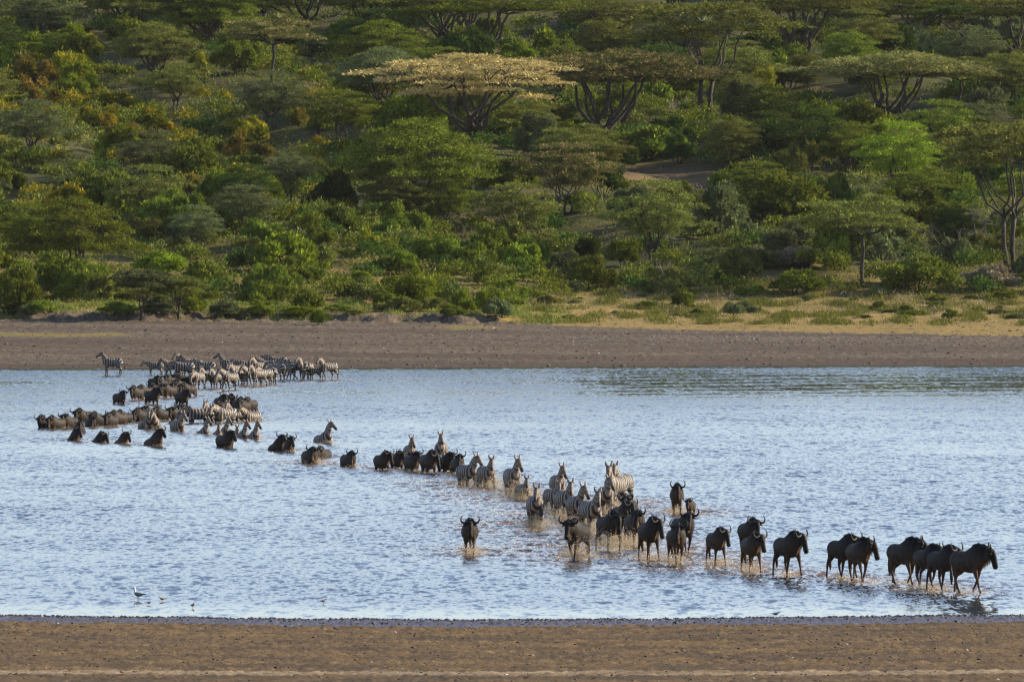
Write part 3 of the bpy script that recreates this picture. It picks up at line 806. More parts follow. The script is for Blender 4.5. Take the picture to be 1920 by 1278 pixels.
def make_wildebeest(pose):
    rng = np.random.default_rng(100 + pose)
    (fl, fr, hl, hr, npitch, nyaw, hpitch) = POSE[pose]
    g = Geo()
    torso = [(-.74, 0, 1.00, .08, .11), (-.68, 0, .98, .19, .21), (-.53, 0, .95, .26, .265), (-.28, 0, .92, .30, .285),
             (.02, 0, .92, .31, .32), (.26, 0, .965, .29, .375), (.42, 0, 1.01, .26, .395), (.56, 0, 1.02, .21, .34), (.68, 0, 1.0, .13, .22)]
    g.add(*tube(torso, 16))
    org = (.50, 0, 1.10)
    neck = rot_chain([(.36, 0, 1.13, .15, .26), (.57, 0, 1.12, .13, .26), (.74, 0, 1.13, .115, .21), (.86, 0, 1.19, .10, .14)], org, npitch, nyaw)
    head0 = [(.84, 0, 1.27, .085, .09), (.91, 0, 1.22, .112, .135), (.98, 0, 1.12, .100, .130), (1.05, 0, .99, .080, .108),
             (1.105, 0, .88, .086, .100), (1.14, 0, .815, .082, .07)]
    head0 = rot_chain(head0, (.86, 0, 1.19), hpitch - 11, nyaw * 1.2)
    head = rot_chain(head0, org, npitch * 0.7, nyaw)
    dlt = np.array(neck[-1][:3]) - np.array(rot_chain([(.86, 0, 1.19, 1, 1)], org, npitch * .7, nyaw)[0][:3])
    head = [(h[0] + dlt[0], h[1] + dlt[1], h[2] + dlt[2], h[3], h[4]) for h in head]
    g.add(*tube(neck, 14)); g.add(*tube(head, 14))
    legs = [leg(True, 1, *fl, .90), leg(True, -1, *fr, .90), leg(False, 1, *hl, .90), leg(False, -1, *hr, .90)]
    for l in legs: g.add(*tube(l, 12))
    t, s, u = frame_of(head[1], head[3])      # t runs down the face
    s = -s if s[1] < 0 else s
    front = np.cross(s, t); front = front if front[0] > 0 else -front
    poll = np.array(head[0][:3]); up = -t * 0.75 + np.array((0, 0, .65)); up /= np.linalg.norm(up)
    for sg in (1, -1):                          # ears droop sideways behind the horns
        e = [poll + s * sg * .06 - up * .06, poll + s * sg * .15 - up * .085, poll + s * sg * .25 - up * .14]
        g.add(*tube([(*e[0], .035, .03), (*e[1], .045, .026), (*e[2], .018, .018)], 8, lateral=tuple(up)))
    body = remeshed(g, 'wildebeest_body', 0.027, WCOAT)
    P = verts(body)
    dn, an = chain_dist(P, neck); dh, ah = chain_dist(P, head); dt, _ = chain_dist(P, torso)
    dl = np.min([chain_dist(P, l[1:])[0] for l in legs], axis=0)
    facew = np.clip((1.25 - dh) * 3, 0, 1) * (dh < dn + 0.1)
    dark = facew * 0.95
    dark = np.maximum(dark, np.clip((P[:, 0] - 0.15) / 0.45, 0, 1) * np.clip((P[:, 2] - 0.95) / 0.25, 0, 1) * 0.8)
    dark = np.maximum(dark, np.clip((0.10 - P[:, 2]) * 30, 0, 1))
    brown = np.clip((0.75 - P[:, 2]) / 0.15, 0, 1) * 0.55
    chest = np.exp(-((P[:, 0] - 0.66) / 0.14) ** 2) * np.clip((1.08 - P[:, 2]) / 0.2, 0, 1) * (1 - facew)
    attr(body, 'dark', np.clip(dark, 0, 1)); attr(body, 'brown', np.clip(brown + chest * 0.7, 0, 1))
    attr(body, 'phase', P[:, 0] * 2 * math.pi / 0.16)
    horns = []
    for sg in (1, -1):
        pts = [(0.02, 0, .055), (.09, .005, .055), (.18, -.035, .045), (.265, -.015, .036), (.315, .07, .028), (.305, .16, .020), (.245, .225, .008)]
        st = [(*(poll + front * .02 + s * sg * a + up * b), r, r) for a, b, r in pts]
        hg = Geo(); hg.add(*tube(st, 8, lateral=(1, 0, 0)))
        horns.append(hg.mesh('horn', HORN, True))
    # mane on the neck, tail, beard
    line, ups = [], []
    tt, ss, uu = frame_of(neck[0], neck[-1]); uu = uu if uu[2] > 0 else -uu
    for k in range(9):
        f = k / 8
        q = np.array([np.interp(f * 3, range(4), [n[i] for n in neck]) for i in range(3)])
        r = np.interp(f * 3, range(4), [n[4] for n in neck])
        line.append(q + uu * r * 0.86); ups.append(uu)
    mg = Geo(); mg.add(*fin(line, ups, .11, .03))
    mg.add(*strip_hair([l + uu * .05 + ss * .03 for l in line], .16, .02, (0, .8, -.5), rng, .4, 5))
    mg.add(*strip_hair([l + uu * .05 - ss * .03 for l in line], .16, .02, (0, -.8, -.5), rng, .4, 5))
    mane = mg.mesh('mane', HAIR_DARK)
    bp = []
    for k in range(12):
        f = k / 11
        q = np.array([np.interp(f * 3, range(4), [n[i] for n in neck]) for i in range(3)])
        r = np.interp(f * 3, range(4), [n[4] for n in neck])
        bp.append(q - uu * r * 0.85)
    bg_ = Geo(); bg_.add(*strip_hair(bp, .20, .016, (0, 0, -1), rng, .25, 7))
    beard = bg_.mesh('beard', HAIR_TAN)
    tg = Geo(); tg.add(*tube([(-.77, 0, 1.06, .035), (-.84, .0, .95, .028), (-.86, .01, .75, .024), (-.86, .02, .62, .045), (-.85, .03, .42, .05), (-.84, .03, .26, .015)], 7))
    tail = tg.mesh('tail', HAIR_DARK, True)
    return dict(body=body, parts=[('horn', horns[0]), ('horn', horns[1]), ('mane', mane), ('beard', beard), ('tail', tail)])

def make_zebra(pose):
    rng = np.random.default_rng(200 + pose)
    fl, fr, hl, hr = POSE[pose][:4]
    npitch, nyaw, hpitch = POSEZ_NECK[pose]
    g = Geo()
    torso = [(-.74, 0, 1.03, .08, .11), (-.67, 0, 1.02, .20, .22), (-.50, 0, 1.01, .27, .275), (-.24, 0, .97, .285, .275), (.04, 0, .955, .29, .285),
             (.28, 0, .985, .27, .295), (.44, 0, 1.02, .235, .295), (.58, 0, 1.03, .18, .24), (.68, 0, 1.02, .11, .15)]
    g.add(*tube(torso, 16))
    org = (.50, 0, 1.10)
    neck = rot_chain([(.40, 0, 1.06, .16, .25), (.57, 0, 1.20, .135, .22), (.70, 0, 1.36, .105, .17), (.79, 0, 1.48, .088, .125), (.83, 0, 1.56, .075, .08)], org, npitch, nyaw)
    h0 = [(.80, 0, 1.56, .07, .08), (.89, 0, 1.53, .098, .125), (.98, 0, 1.43, .090, .118), (1.08, 0, 1.31, .066, .086), (1.16, 0, 1.21, .068, .078), (1.20, 0, 1.165, .06, .055)]
    h0 = rot_chain(h0, (.83, 0, 1.54), hpitch - npitch * 0.45, nyaw * 1.1)
    head = rot_chain(h0, org, npitch, nyaw)
    g.add(*tube(neck, 14)); g.add(*tube(head, 14))
    legs = [leg(True, 1, *fl, 1.08), leg(True, -1, *fr, 1.08), leg(False, 1, *hl, 1.08), leg(False, -1, *hr, 1.08)]
    for l in legs: g.add(*tube(l, 12))
    body = remeshed(g, 'zebra_body', 0.027, ZCOAT)
    P = verts(body)
    dn, an = chain_dist(P, neck); dh, ah = chain_dist(P, head)
    dt, _ = chain_dist(P, torso)
    fld = P[:, 0].copy()
    hind = P[:, 0] < -.12
    ang = np.arctan2(P[:, 2] - .70, -(P[:, 0] + .12)).clip(0, math.pi / 2)      # 90 deg above the flank fold, 0 straight behind
    rump = -.12 - (math.pi / 2 - ang) * 0.62
    rump = np.where(P[:, 2] < .70, -.12 - math.pi / 2 * .62 + (P[:, 2] - .70), rump)
    fld = np.where(hind, rump, fld)
    frontleg = (P[:, 2] < .68) & (~hind)
    fld = np.where(frontleg, P[:, 2], fld)
    per = np.where(hind, .215, .170)
    phase = fld / per * 2 * math.pi
    isn = (dn < dt * 0.95) & (P[:, 0] > .30)
    phase = np.where(isn, (.40 + an) / .115 * 2 * math.pi, phase)
    ish = (dh < dn) & (P[:, 0] > .5)
    phase = np.where(ish, ah / .052 * 2 * math.pi, phase)
    Lh = sum(np.linalg.norm(np.array(a[:3]) - np.array(b[:3])) for a, b in zip(head[:-1], head[1:]))
    dark = np.where(ish, np.clip((ah - Lh * .74) / (Lh * .08), 0, 1), 0)
    dark = np.maximum(dark, np.clip((0.07 - P[:, 2]) * 30, 0, 1))
    attr(body, 'phase', phase); attr(body, 'dark', dark)
    attr(body, 'brown', np.clip(0.25 + 0.25 * np.sin(P[:, 0] * 3) + np.where(ish, .35, 0), 0, 1) * 0.7)
    t, s, u = frame_of(head[1], head[3]); s = -s if s[1] < 0 else s
    poll = np.array(head[1][:3]) * .5 + np.array(head[0][:3]) * .5
    upv = np.array(head[0][:3]) - np.array(head[3][:3]); upv /= np.linalg.norm(upv)
    front = np.cross(s, -upv); front = front if front[0] > 0 else -front
    upv = upv * .55 + np.array((0, 0, .8)); upv /= np.linalg.norm(upv)
    ears = []
    for sg in (1, -1):
        e = [poll + s * sg * .055 + upv * .02, poll + s * sg * .085 + upv * .11, poll + s * sg * .10 + upv * .18, poll + s * sg * .105 + upv * .235]
        eg = Geo(); eg.add(*tube([(*e[0], .026, .02), (*e[1], .046, .028), (*e[2], .034, .02), (*e[3], .01, .01)], 8, lateral=tuple(s)))
        em = eg.mesh('ear', ZCOAT, True)
        v = verts(em); hgt = (v - e[0]) @ upv
        attr(em, 'phase', np.full(len(v), 1.6)); attr(em, 'dark', np.clip((hgt - .15) * 20, 0, 1) * .9); attr(em, 'brown', np.full(len(v), .4))
        ears.append(em)
    line, ups = [], []
    uu_prev = None
    K = 13
    for k in range(K):
        f = 0.35 + 3.65 * k / (K - 1)
        q = np.array([np.interp(f, range(5), [n[i] for n in neck]) for i in range(3)])
        q2 = np.array([np.interp(min(f + .05, 4), range(5), [n[i] for n in neck]) for i in range(3)])
        q1 = np.array([np.interp(f - .05, range(5), [n[i] for n in neck]) for i in range(3)])
        tt = (q2 - q1) / (np.linalg.norm(q2 - q1) + 1e-9)
        side = np.cross((0, 0, 1), tt); side /= np.linalg.norm(side) + 1e-9
        uu = np.cross(tt, side)
        if uu[0] > 0 and npitch > -40: uu = -uu
        if npitch <= -40 and uu[2] < 0: uu = -uu
        r = np.interp(f, range(5), [n[4] for n in neck])
        line.append(q + uu * r * .9); ups.append(uu)
    mg = Geo(); mg.add(*fin(line, ups, .095, .028))
    mane = mg.mesh('mane', ZCOAT)
    v = verts(mane)
    dn2, an2 = chain_dist(v, neck)
    attr(mane, 'phase', (.40 + an2) / .115 * 2 * math.pi); attr(mane, 'dark', np.full(len(v), .15)); attr(mane, 'brown', np.full(len(v), .8))
    tg = Geo(); tg.add(*tube([(-.75, 0, 1.12, .035), (-.82, .0, 1.0, .027), (-.85, .01, .78, .022), (-.86, .02, .62, .04), (-.85, .03, .48, .035), (-.84, .03, .38, .012)], 7))
    tail = tg.mesh('tail', HAIR_DARK, True)
    return dict(body=body, parts=[('ear', ears[0]), ('ear', ears[1]), ('mane', mane), ('tail', tail)])

PROTO = {}
prng = random.Random(8)
for a in AN:
    if a['kind'] == W_ and a['pose'] in (0, 1, 3): a['pose'] = prng.choice([a['pose'], 8, 9, 10] if a['head'] < 0 else [0, 3, 9])
for a in AN:
    key = (a['kind'], a['pose'])
    if key not in PROTO:
        PROTO[key] = make_zebra(a['pose']) if a['kind'] == Z_ else make_wildebeest(a['pose'])
arng = random.Random(4)
for a in AN:
    pr = PROTO[(a['kind'], a['pose'])]
    root = link(a['kind'], None, loc=(a['x'], a['y'], -a['sink'] * 1.0))
    root.empty_display_size = 0.3
    root.rotation_euler = (0, R(-13) if a['sink'] > .7 else 0, R(a['head'] + arng.uniform(-3, 3)))
    k = a['scale'] * (1.0 if a['kind'] == Z_ else 0.94)
    root.scale = (k, k * (arng.uniform(.95, 1.06) if a['kind'] == Z_ else arng.uniform(.86, 1.0)), k)
    far = a['y'] > 560
    grp = ('zebras standing at the far shore' if far else 'zebras crossing the lake') if a['kind'] == Z_ else ('wildebeests wading in the far part of the lake' if far else 'wildebeests leading the crossing')
    tag(root, a['label'], a['kind'], grp)
    link('body', pr['body'], root)
    for nm, me in pr['parts']:
        link(nm, me, root)

# ---------------------------------------------------------------- splashes and foam (nobody could count it)
m, nt, p = new_mat('splash_water')
nt.nodes.remove(p)
d_ = nt.nodes.new('ShaderNodeBsdfDiffuse'); t_ = nt.nodes.new('ShaderNodeBsdfTranslucent'); gl = nt.nodes.new('ShaderNodeBsdfGlossy')
gl.inputs['Roughness'].default_value = 0.15
g_ = nt.nodes.new('ShaderNodeNewGeometry')
cc = mixc(nt, g_.outputs['Random Per Island'], (0.60, 0.48, 0.30), (0.95, 0.90, 0.78))
nt.links.new(cc, d_.inputs[0]); nt.links.new(cc, t_.inputs[0]); nt.links.new(cc, gl.inputs[0])
m1 = nt.nodes.new('ShaderNodeMixShader'); m1.inputs[0].default_value = 0.5
m2 = nt.nodes.new('ShaderNodeMixShader'); m2.inputs[0].default_value = 0.04
nt.links.new(d_.outputs[0], m1.inputs[1]); nt.links.new(t_.outputs[0], m1.inputs[2])
nt.links.new(m1.outputs[0], m2.inputs[1]); nt.links.new(gl.outputs[0], m2.inputs[2])
nt.links.new(m2.outputs[0], nt.nodes['Material Output'].inputs[0])
SPLASH = m

OCT_V = np.array([(1, 0, 0), (-1, 0, 0), (0, 1, 0), (0, -1, 0), (0, 0, 1), (0, 0, -1)], float)
OCT_F = np.array([(0, 2, 4), (2, 1, 4), (1, 3, 4), (3, 0, 4), (2, 0, 5), (1, 2, 5), (3, 1, 5), (0, 3, 5)])
TET_V = np.array([(1, 1, 1), (-1, -1, 1), (-1, 1, -1), (1, -1, -1)], float) * .8
TET_F = np.array([(0, 1, 3), (0, 2, 1), (0, 3, 2), (1, 2, 3)])
def blobs(P, S, rng, stretch=None, tetra=False):
    """small octahedra at points P with sizes S"""
    n = len(P)
    J = rng.uniform(.55, 1.3, (n, 6, 3))
    if tetra:
        V = TET_V[None] * J[:, :4] * S[:, None, None] * 1.15
        if stretch is not None: V = V * stretch[:, None, :]
        V = V + P[:, None, :]
        return V.reshape(-1, 3), (TET_F[None] + (np.arange(n) * 4)[:, None, None]).reshape(-1, 3)
    V = OCT_V[None] * J * S[:, None, None]
    if stretch is not None: V = V * stretch[:, None, :]
    V = V + P[:, None, :]
    Fc = OCT_F[None] + (np.arange(n) * 6)[:, None, None]
    return V.reshape(-1, 3), Fc.reshape(-1, 3)

rng = np.random.default_rng(21)
PP, SS, ST = [], [], []
for a in AN:
    n = {0: 60, 1: 400, 2: 1700, 3: 4200}[a['splash']]
    hgt = {0: .05, 1: .12, 2: .34, 3: .62}[a['splash']]
    rad = {0: .5, 1: .6, 2: .75, 3: .9}[a['splash']]
    hx, hy = math.cos(R(a['head'])), math.sin(R(a['head']))
    if a['y'] > 560: n = int(n * .5)
    # jets: clumped arcs thrown from the feet
    nj = 5 + 3 * a['splash']
    for j in range(nj):
        k = n // nj
        th = rng.uniform(0, 2 * math.pi)
        along = rng.uniform(-.7, .8)
        base = np.array((a['x'] + hx * along, a['y'] + hy * along, 0))
        out = np.array((math.cos(th), math.sin(th), 0)) * rad * rng.uniform(.3, 1.1)
        tpar = rng.random(k) ** 0.8
        pk = hgt * rng.uniform(.4, 1.3)
        pos = base + out * tpar[:, None] + rng.normal(0, .05 + .05 * a['splash'], (k, 3)) * (0.4 + tpar[:, None])
        pos[:, 2] = np.abs(4 * pk * tpar * (1 - tpar) * rng.uniform(.3, 1, k) + rng.normal(0, .02, k)) + .005
        PP.append(pos); SS.append(rng.uniform(.003, .0095, k) * (1.35 if a['y'] > 560 else 1))
        ST.append(np.stack([np.ones(k), np.ones(k), rng.uniform(.8, 2.0, k)], 1))
    # foam streaks lying on the water round the legs and behind
    k = int(n * 0.10) + 20
    back = rng.exponential(1.6 + a['splash'], k)
    pos = np.stack([a['x'] - hx * back + rng.normal(0, .55 + .2 * a['splash'], k), a['y'] - hy * back * 2 + rng.normal(0, 1.6, k), np.full(k, .012)], 1)
    PP.append(pos); SS.append(rng.uniform(.005, .018, k))
    ST.append(np.stack([rng.uniform(1.2, 3.5, k), rng.uniform(1, 2, k), np.full(k, .45)], 1))
PP, SS, ST = np.concatenate(PP), np.concatenate(SS), np.concatenate(ST)
v, f = blobs(PP, SS, rng, ST, tetra=True)
tag(link('water_splash', mesh_np('water_splash', v, f, SPLASH)), 'golden lit spray and foam thrown up by the wading herd', 'splash', kind='stuff')

# ---------------------------------------------------------------- pebbles and clods on both shores
CLOD = simple_mat('mud_clod', (0.040, 0.028, 0.020), (0.17, 0.115, 0.070), 3, coord='pos', rough=0.7)
CLOD_DK = simple_mat('wet_mud_clod', (0.018, 0.017, 0.020), (0.10, 0.09, 0.095), 6, coord='pos', rough=0.45)
PALE = simple_mat('pale_pebble', (0.50, 0.46, 0.40), (0.75, 0.70, 0.62), 3, coord='pos')
def scatter_clods(name, n, xr, yfun, smin, smax, mat, label, cat, seed, zoff=0.0, flat=.6, power=2.5):
    rg = np.random.default_rng(seed)
    x = rg.uniform(*xr, n); y = yfun(x, rg)
    s = smin + (smax - smin) * rg.random(n) ** power
    P = np.stack([x, y, np.maximum(gz(x, y), -.02) + s * .2 + zoff], 1)
    v, f = blobs(P, s, rg, np.stack([rg.uniform(.8, 1.6, n), rg.uniform(.8, 1.4, n), np.full(n, flat)], 1))
    tag(link(name, mesh_np(name, v, f, mat)), label, cat, kind='stuff')
scatter_clods('wet_mud_clods', 11000, (-16, 16), lambda x, r: shore_near(x) + 0.8 - np.abs(r.normal(0, 2.6, len(x))), .012, .07, CLOD_DK,
              'dark wet mud clods trampled along the near waterline', 'mud clods', 31)
scatter_clods('soil_clods', 9000, (-16, 16), lambda x, r: r.uniform(222, 275, len(x)), .010, .055, CLOD,
              'brown soil clods strewn over the near shore', 'soil clods', 32, power=4)
scatter_clods('pale_pebbles', 90, (-15, 15), lambda x, r: r.uniform(225, 276, len(x)), .015, .05, PALE,
              'few pale pebbles on the brown near shore', 'pebbles', 33)
scatter_clods('shore_stones', 6000, (-56, 56), lambda x, r: shore_far(x) + 1 + (r.random(len(x)) ** 1.2) * 88, .03, .17, CLOD,
              'small dark stones scattered over the far grey beach', 'stones', 34, power=5)
scatter_clods('beach_gravel', 5500, (2, 56), lambda x, r: 866 + x * .0 + r.normal(0, 9, len(x)), .03, .12, simple_mat('grey_gravel', (0.08, 0.075, 0.075), (0.24, 0.22, 0.21), 1, coord='pos'),
              'grey gravel band along the top of the far beach', 'gravel', 35, power=3)
scatter_clods('pale_stones', 60, (-50, 50), lambda x, r: shore_far(x) + 3 + r.random(len(x)) * 80, .05, .12, PALE,
              'few white stones on the far beach', 'stones', 36)
#@@VEG@@

# ---------------------------------------------------------------- vegetation
def leaves(P, D, L, W, rng):
    """thin leaf sprays: triangles at P pointing along D"""
    n = len(P)
    D = D / (np.linalg.norm(D, axis=1)[:, None] + 1e-9)
    rnd = rng.normal(0, 1, (n, 3))
    S = np.cross(D, rnd); S /= np.linalg.norm(S, axis=1)[:, None] + 1e-9
    L = np.asarray(L)[:, None]; W = np.asarray(W)[:, None]
    V = np.stack([P - S * W * .5, P + S * W * .5, P + D * L + S * W * .1], 1).reshape(-1, 3)
    return V, np.arange(n * 3).reshape(-1, 3)

def curved(a, b, r0, r1, rng, sag=0.0, k=5, wig=.06):
    a, b = np.array(a, float), np.array(b, float)
    L = np.linalg.norm(b - a)
    out = []
    ph = rng.uniform(0, 6.28, 3)
    for i in range(k + 1):
        t = i / k
        q = a + (b - a) * t + np.array((0, 0, 1)) * sag * L * math.sin(math.pi * t)
        q = q + np.sin(ph + t * 5) * wig * L * math.sin(math.pi * t)
        out.append((*q, r0 + (r1 - r0) * t))
    return out

def make_acacia(name, seed, W, Ht, layers=1, drop=.18, pads=16, dens=520, thick=.55, trunks=1, lean=0.0, base=.32, spray=.34, gap=0.0, limbs=9, fork=.25, padk=1.0):
    """flat-topped thorn tree: W crown width, Ht height (m). Returns (trunk mesh, crown mesh)"""
    rng = np.random.default_rng(seed)
    V, Fc, n0 = [], [], 0
    tg = Geo()
    centers = []
    for l in range(layers):
        zt = Ht - l * (Ht * .17)
        rr = W / 2 * (1 - .10 * l)
        for i in range(max(4, int(pads * (1 - .15 * l)))):
            a = 2.399 * i + rng.uniform(-.3, .3) + l
            rad = rr * math.sqrt((i + .5) / pads) * rng.uniform(.85, 1.05)
            if rad > rr: rad = rr
            z = zt - drop * Ht * (rad / (W / 2)) ** 2 + rng.uniform(-.04, .04) * Ht
            pr = W * rng.uniform(.11, .20) * (1.25 if pads < 14 else 1) * padk
            centers.append((rad * math.cos(a), rad * math.sin(a) * .85, z, pr))
    for c in centers:
        if rng.random() < gap: continue
        n = int(dens * (c[3] / (W * .15)) * (1 if padk == 1 else .8))
        th = rng.uniform(0, 2 * math.pi, n); r = np.sqrt(rng.random(n))
        # ragged pad outline
        ra = 1 + .28 * np.sin(3 * th + c[0]) + .15 * np.sin(7 * th + c[1])
        x = c[0] + c[3] * r * ra * np.cos(th); y = c[1] + c[3] * r * ra * np.sin(th)
        up = np.sqrt(np.clip(1 - r ** 2, 0, 1))
        z = c[2] + thick * (up * rng.random(n) ** .4 - .25 * rng.random(n)) + rng.normal(0, .06, n)
        D = np.stack([np.cos(th) * (r + .3), np.sin(th) * (r + .3), rng.normal(.25, .35, n)], 1) + rng.normal(0, .45, (n, 3))
        v, f = leaves(np.stack([x, y, z], 1), D, rng.uniform(.6, 1.4, n) * spray, rng.uniform(.5, 1.3, n) * spray * .45, rng)
        V.append(v); Fc.append(f + n0); n0 += len(v)
    # trunk and limbs
    fz = Ht * fork
    for t in range(trunks):
        bx = (t - (trunks - 1) / 2) * W * .035
        tg.add(*tube(curved((bx, 0, -.6), (bx * 2 + lean * W * .5, rng.uniform(-.2, .2), fz), base, base * .75, rng, k=4, wig=.04), 8, lateral=(1, 0, 0)))
    top = np.array((lean * W * .5, 0, fz))
    order = sorted(range(len(centers)), key=lambda i: -centers[i][3])
    main = []
    for i in range(limbs):
        a = 2 * math.pi * i / limbs + rng.uniform(-.3, .3)
        e = np.array((math.cos(a) * W * rng.uniform(.12, .27), math.sin(a) * W * .22, Ht * rng.uniform(.66, .80)))
        bx = (rng.integers(0, trunks) - (trunks - 1) / 2) * W * .07
        tg.add(*tube(curved(top + (bx, 0, 0), e, base * .5, base * .25, rng, sag=-.10, k=5, wig=.07), 6, lateral=(1, 0, 0)))
        main.append(e)
    main = np.array(main)
    for c in centers:
        q = np.array(c[:3]) - (0, 0, thick * .3)
        d = np.linalg.norm((main - q) * (1, 1, .4), axis=1)
        tg.add(*tube(curved(main[int(np.argmin(d))], q, base * .22, base * .06, rng, sag=.05, k=4, wig=.08), 5, lateral=(1, 0, 0)))
        for _ in range(3 if padk == 1 else 1):
            a = rng.uniform(0, 6.28)
            q2 = q + np.array((math.cos(a), math.sin(a), .12)) * c[3] * rng.uniform(.5, .9)
            tg.add(*tube(curved(q, q2, base * .07, base * .02, rng, k=2), 3, lateral=(1, 0, 0)))
    crown = mesh_np(name + '_crown', np.concatenate(V), np.concatenate(Fc), LEAF['green'])
    return tg.mesh(name + '_trunk', BARK, True), crown

def make_shrub(name, seed, style='round', n=8500):
    """unit shrub: about 2 wide and 1.2 high"""
    rng = np.random.default_rng(seed)
    lumps = []
    nl = {'round': 26, 'airy': 15, 'spiky': 20, 'flat': 18}[style]
    for i in range(nl):
        a = rng.uniform(0, 2 * math.pi); r = math.sqrt(rng.random()) * .78
        zmax = {'round': 1.0, 'airy': 1.15, 'spiky': .9, 'flat': .75}[style]
        z = zmax * math.sqrt(max(0, 1 - (r / .95) ** 2)) * rng.uniform(.30, .92)
        lumps.append((r * math.cos(a), r * math.sin(a), z, rng.uniform(.16, .34) * (1.0 if style != 'airy' else .9)))
    V, Fc, n0 = [], [], 0
    per = n // nl
    for c in lumps:
        d = rng.normal(0, 1, (per, 3)); d /= np.linalg.norm(d, axis=1)[:, None]
        d[:, 2] = np.where(d[:, 2] < -.3, -d[:, 2], d[:, 2])
        rr = c[3] * rng.uniform(.55, 1.12, per)
        if style == 'flat': P = np.array(c[:3]) + d * rr[:, None] * (1.5, 1.5, .45)
        else: P = np.array(c[:3]) + d * rr[:, None]
        P[:, 2] = np.abs(P[:, 2])
        up = {'round': .3, 'airy': .35, 'spiky': 1.3, 'flat': .15}[style]
        D = d + rng.normal(0, .5, (per, 3)) + (0, 0, up)
        Ls = rng.uniform(.5, 1.5, per) * (.085 if style != 'spiky' else .13)
        v, f = leaves(P, D, Ls, Ls * rng.uniform(.45, .9, per), rng)
        V.append(v); Fc.append(f + n0); n0 += len(v)
    # shoots sticking out of the outline
    ns = 26 if style in ('spiky', 'airy') else 12
    for i in range(ns):
        c = lumps[rng.integers(0, nl)]
        d = rng.normal(0, .45, 3) + (0, 0, .9); d /= np.linalg.norm(d)
        k = 26
        t = rng.random(k) * c[3] * 1.7
        P = np.array(c[:3]) + d * t[:, None] + rng.normal(0, .02, (k, 3))
        D = d + rng.normal(0, .7, (k, 3))
        v, f = leaves(P, D, np.full(k, .07), np.full(k, .035), rng)
        V.append(v); Fc.append(f + n0); n0 += len(v)
    me = mesh_np(name, np.concatenate(V), np.concatenate(Fc), LEAF['green'])
    sg = Geo()
    for i in range(9):
        c = lumps[rng.integers(0, nl)]
        sg.add(*tube(curved((rng.uniform(-.1, .1), rng.uniform(-.1, .1), -.15), c[:3], .03, .008, rng, k=3), 4, lateral=(1, 0, 0)))
    return me, sg.mesh(name + '_stems', BARK, True)

def make_dead(name, seed, Ht, spread, n=9, r=.16, lean=.1):
    rng = np.random.default_rng(seed)
    g = Geo()
    def grow(p, d, L, r, lev):
        q = p + d * L
        g.add(*tube(curved(p, q, r, r * .55, rng, k=4, wig=.09), 6 if lev < 2 else 4, lateral=(1, 0, 0)))
        if lev >= 4: return
        for _ in range(rng.integers(2, 4)):
            nd = d * .6 + rng.normal(0, .55, 3) * spread + (0, 0, .12)
            nd /= np.linalg.norm(nd)
            grow(p + (q - p) * rng.uniform(.75, 1), nd, L * rng.uniform(.55, .8), r * .55, lev + 1)
    grow(np.array((0, 0, -.3)), np.array((lean, 0, 1.0)), Ht * .38, r, 0)
    return g.mesh(name, BARK_PALE, True)

SPECIES = {}
def species(k, **kw): SPECIES[k] = make_acacia(k, **kw)
species('wide', seed=1, W=18, Ht=8.6, layers=3, drop=.20, pads=32, dens=620, padk=.64, gap=.25, thick=.36, trunks=2, base=.42, fork=.16, limbs=10, spray=.30)
species('wide_two', seed=2, W=17, Ht=9.0, layers=2, drop=.22, pads=18, dens=620, thick=.7, trunks=3, base=.38, fork=.12, limbs=12, gap=.08)
species('layered', seed=3, W=19, Ht=8.4, layers=2, drop=.04, pads=15, dens=700, thick=.6, trunks=2, base=.40, fork=.20, limbs=9, gap=.05)
species('dome', seed=4, W=15, Ht=8.2, layers=3, drop=.52, pads=40, dens=560, thick=.6, trunks=2, base=.3, fork=.2, padk=.62, spray=.28)
species('airy', seed=5, W=9.5, Ht=6.6, layers=4, drop=.42, pads=20, dens=400, padk=.7, thick=.4, trunks=3, base=.13, fork=.22, gap=.12, spray=.26)
species('small', seed=6, W=5.2, Ht=4.0, layers=2, drop=.22, pads=10, dens=460, thick=.35, trunks=2, base=.10, fork=.36, spray=.22)
species('lone', seed=7, W=11, Ht=8.0, layers=2, drop=.26, pads=15, dens=420, thick=.45, trunks=1, base=.19, fork=.60, limbs=7, gap=.1, spray=.28)
species('tall', seed=8, W=13, Ht=12.0, layers=2, drop=.18, pads=15, dens=520, thick=.6, trunks=2, base=.24, fork=.38, limbs=9, gap=.12)
species('fine', seed=9, W=11, Ht=7.0, layers=4, drop=.48, pads=30, dens=420, thick=.5, trunks=2, base=.18, fork=.2, spray=.24, padk=.6, gap=.1)
species('bushy', seed=11, W=9, Ht=6.4, layers=5, drop=.55, pads=22, dens=420, thick=.6, trunks=3, base=.14, fork=.15, spray=.24, padk=.75)
species('bushy_two', seed=12, W=9, Ht=6.8, layers=4, drop=.42, pads=18, dens=430, thick=.55, trunks=2, base=.16, fork=.2, spray=.26, padk=.7, gap=.12)
species('leaning', seed=10, W=10, Ht=7.0, layers=1, drop=.10, pads=12, dens=560, thick=.6, trunks=1, base=.28, fork=.3, lean=.25)
SIZE = {'wide': (18, 8.6), 'wide_two': (17, 9.0), 'layered': (19, 8.4), 'dome': (15, 8.2), 'airy': (9.5, 6.6), 'small': (5.2, 4.0),
        'lone': (11, 8.0), 'tall': (13, 12.0), 'fine': (11, 7.0), 'leaning': (10, 7.0), 'bushy': (9, 6.4), 'bushy_two': (9, 6.8)}
SHRUBS = {}
for st_, seeds in (('round', (1, 2, 3, 4)), ('airy', (5, 6, 7)), ('spiky', (8, 9, 10)), ('flat', (11, 12, 13))):
    SHRUBS[st_] = [make_shrub('shrub_' + st_, 300 + s_, st_) for s_ in seeds]

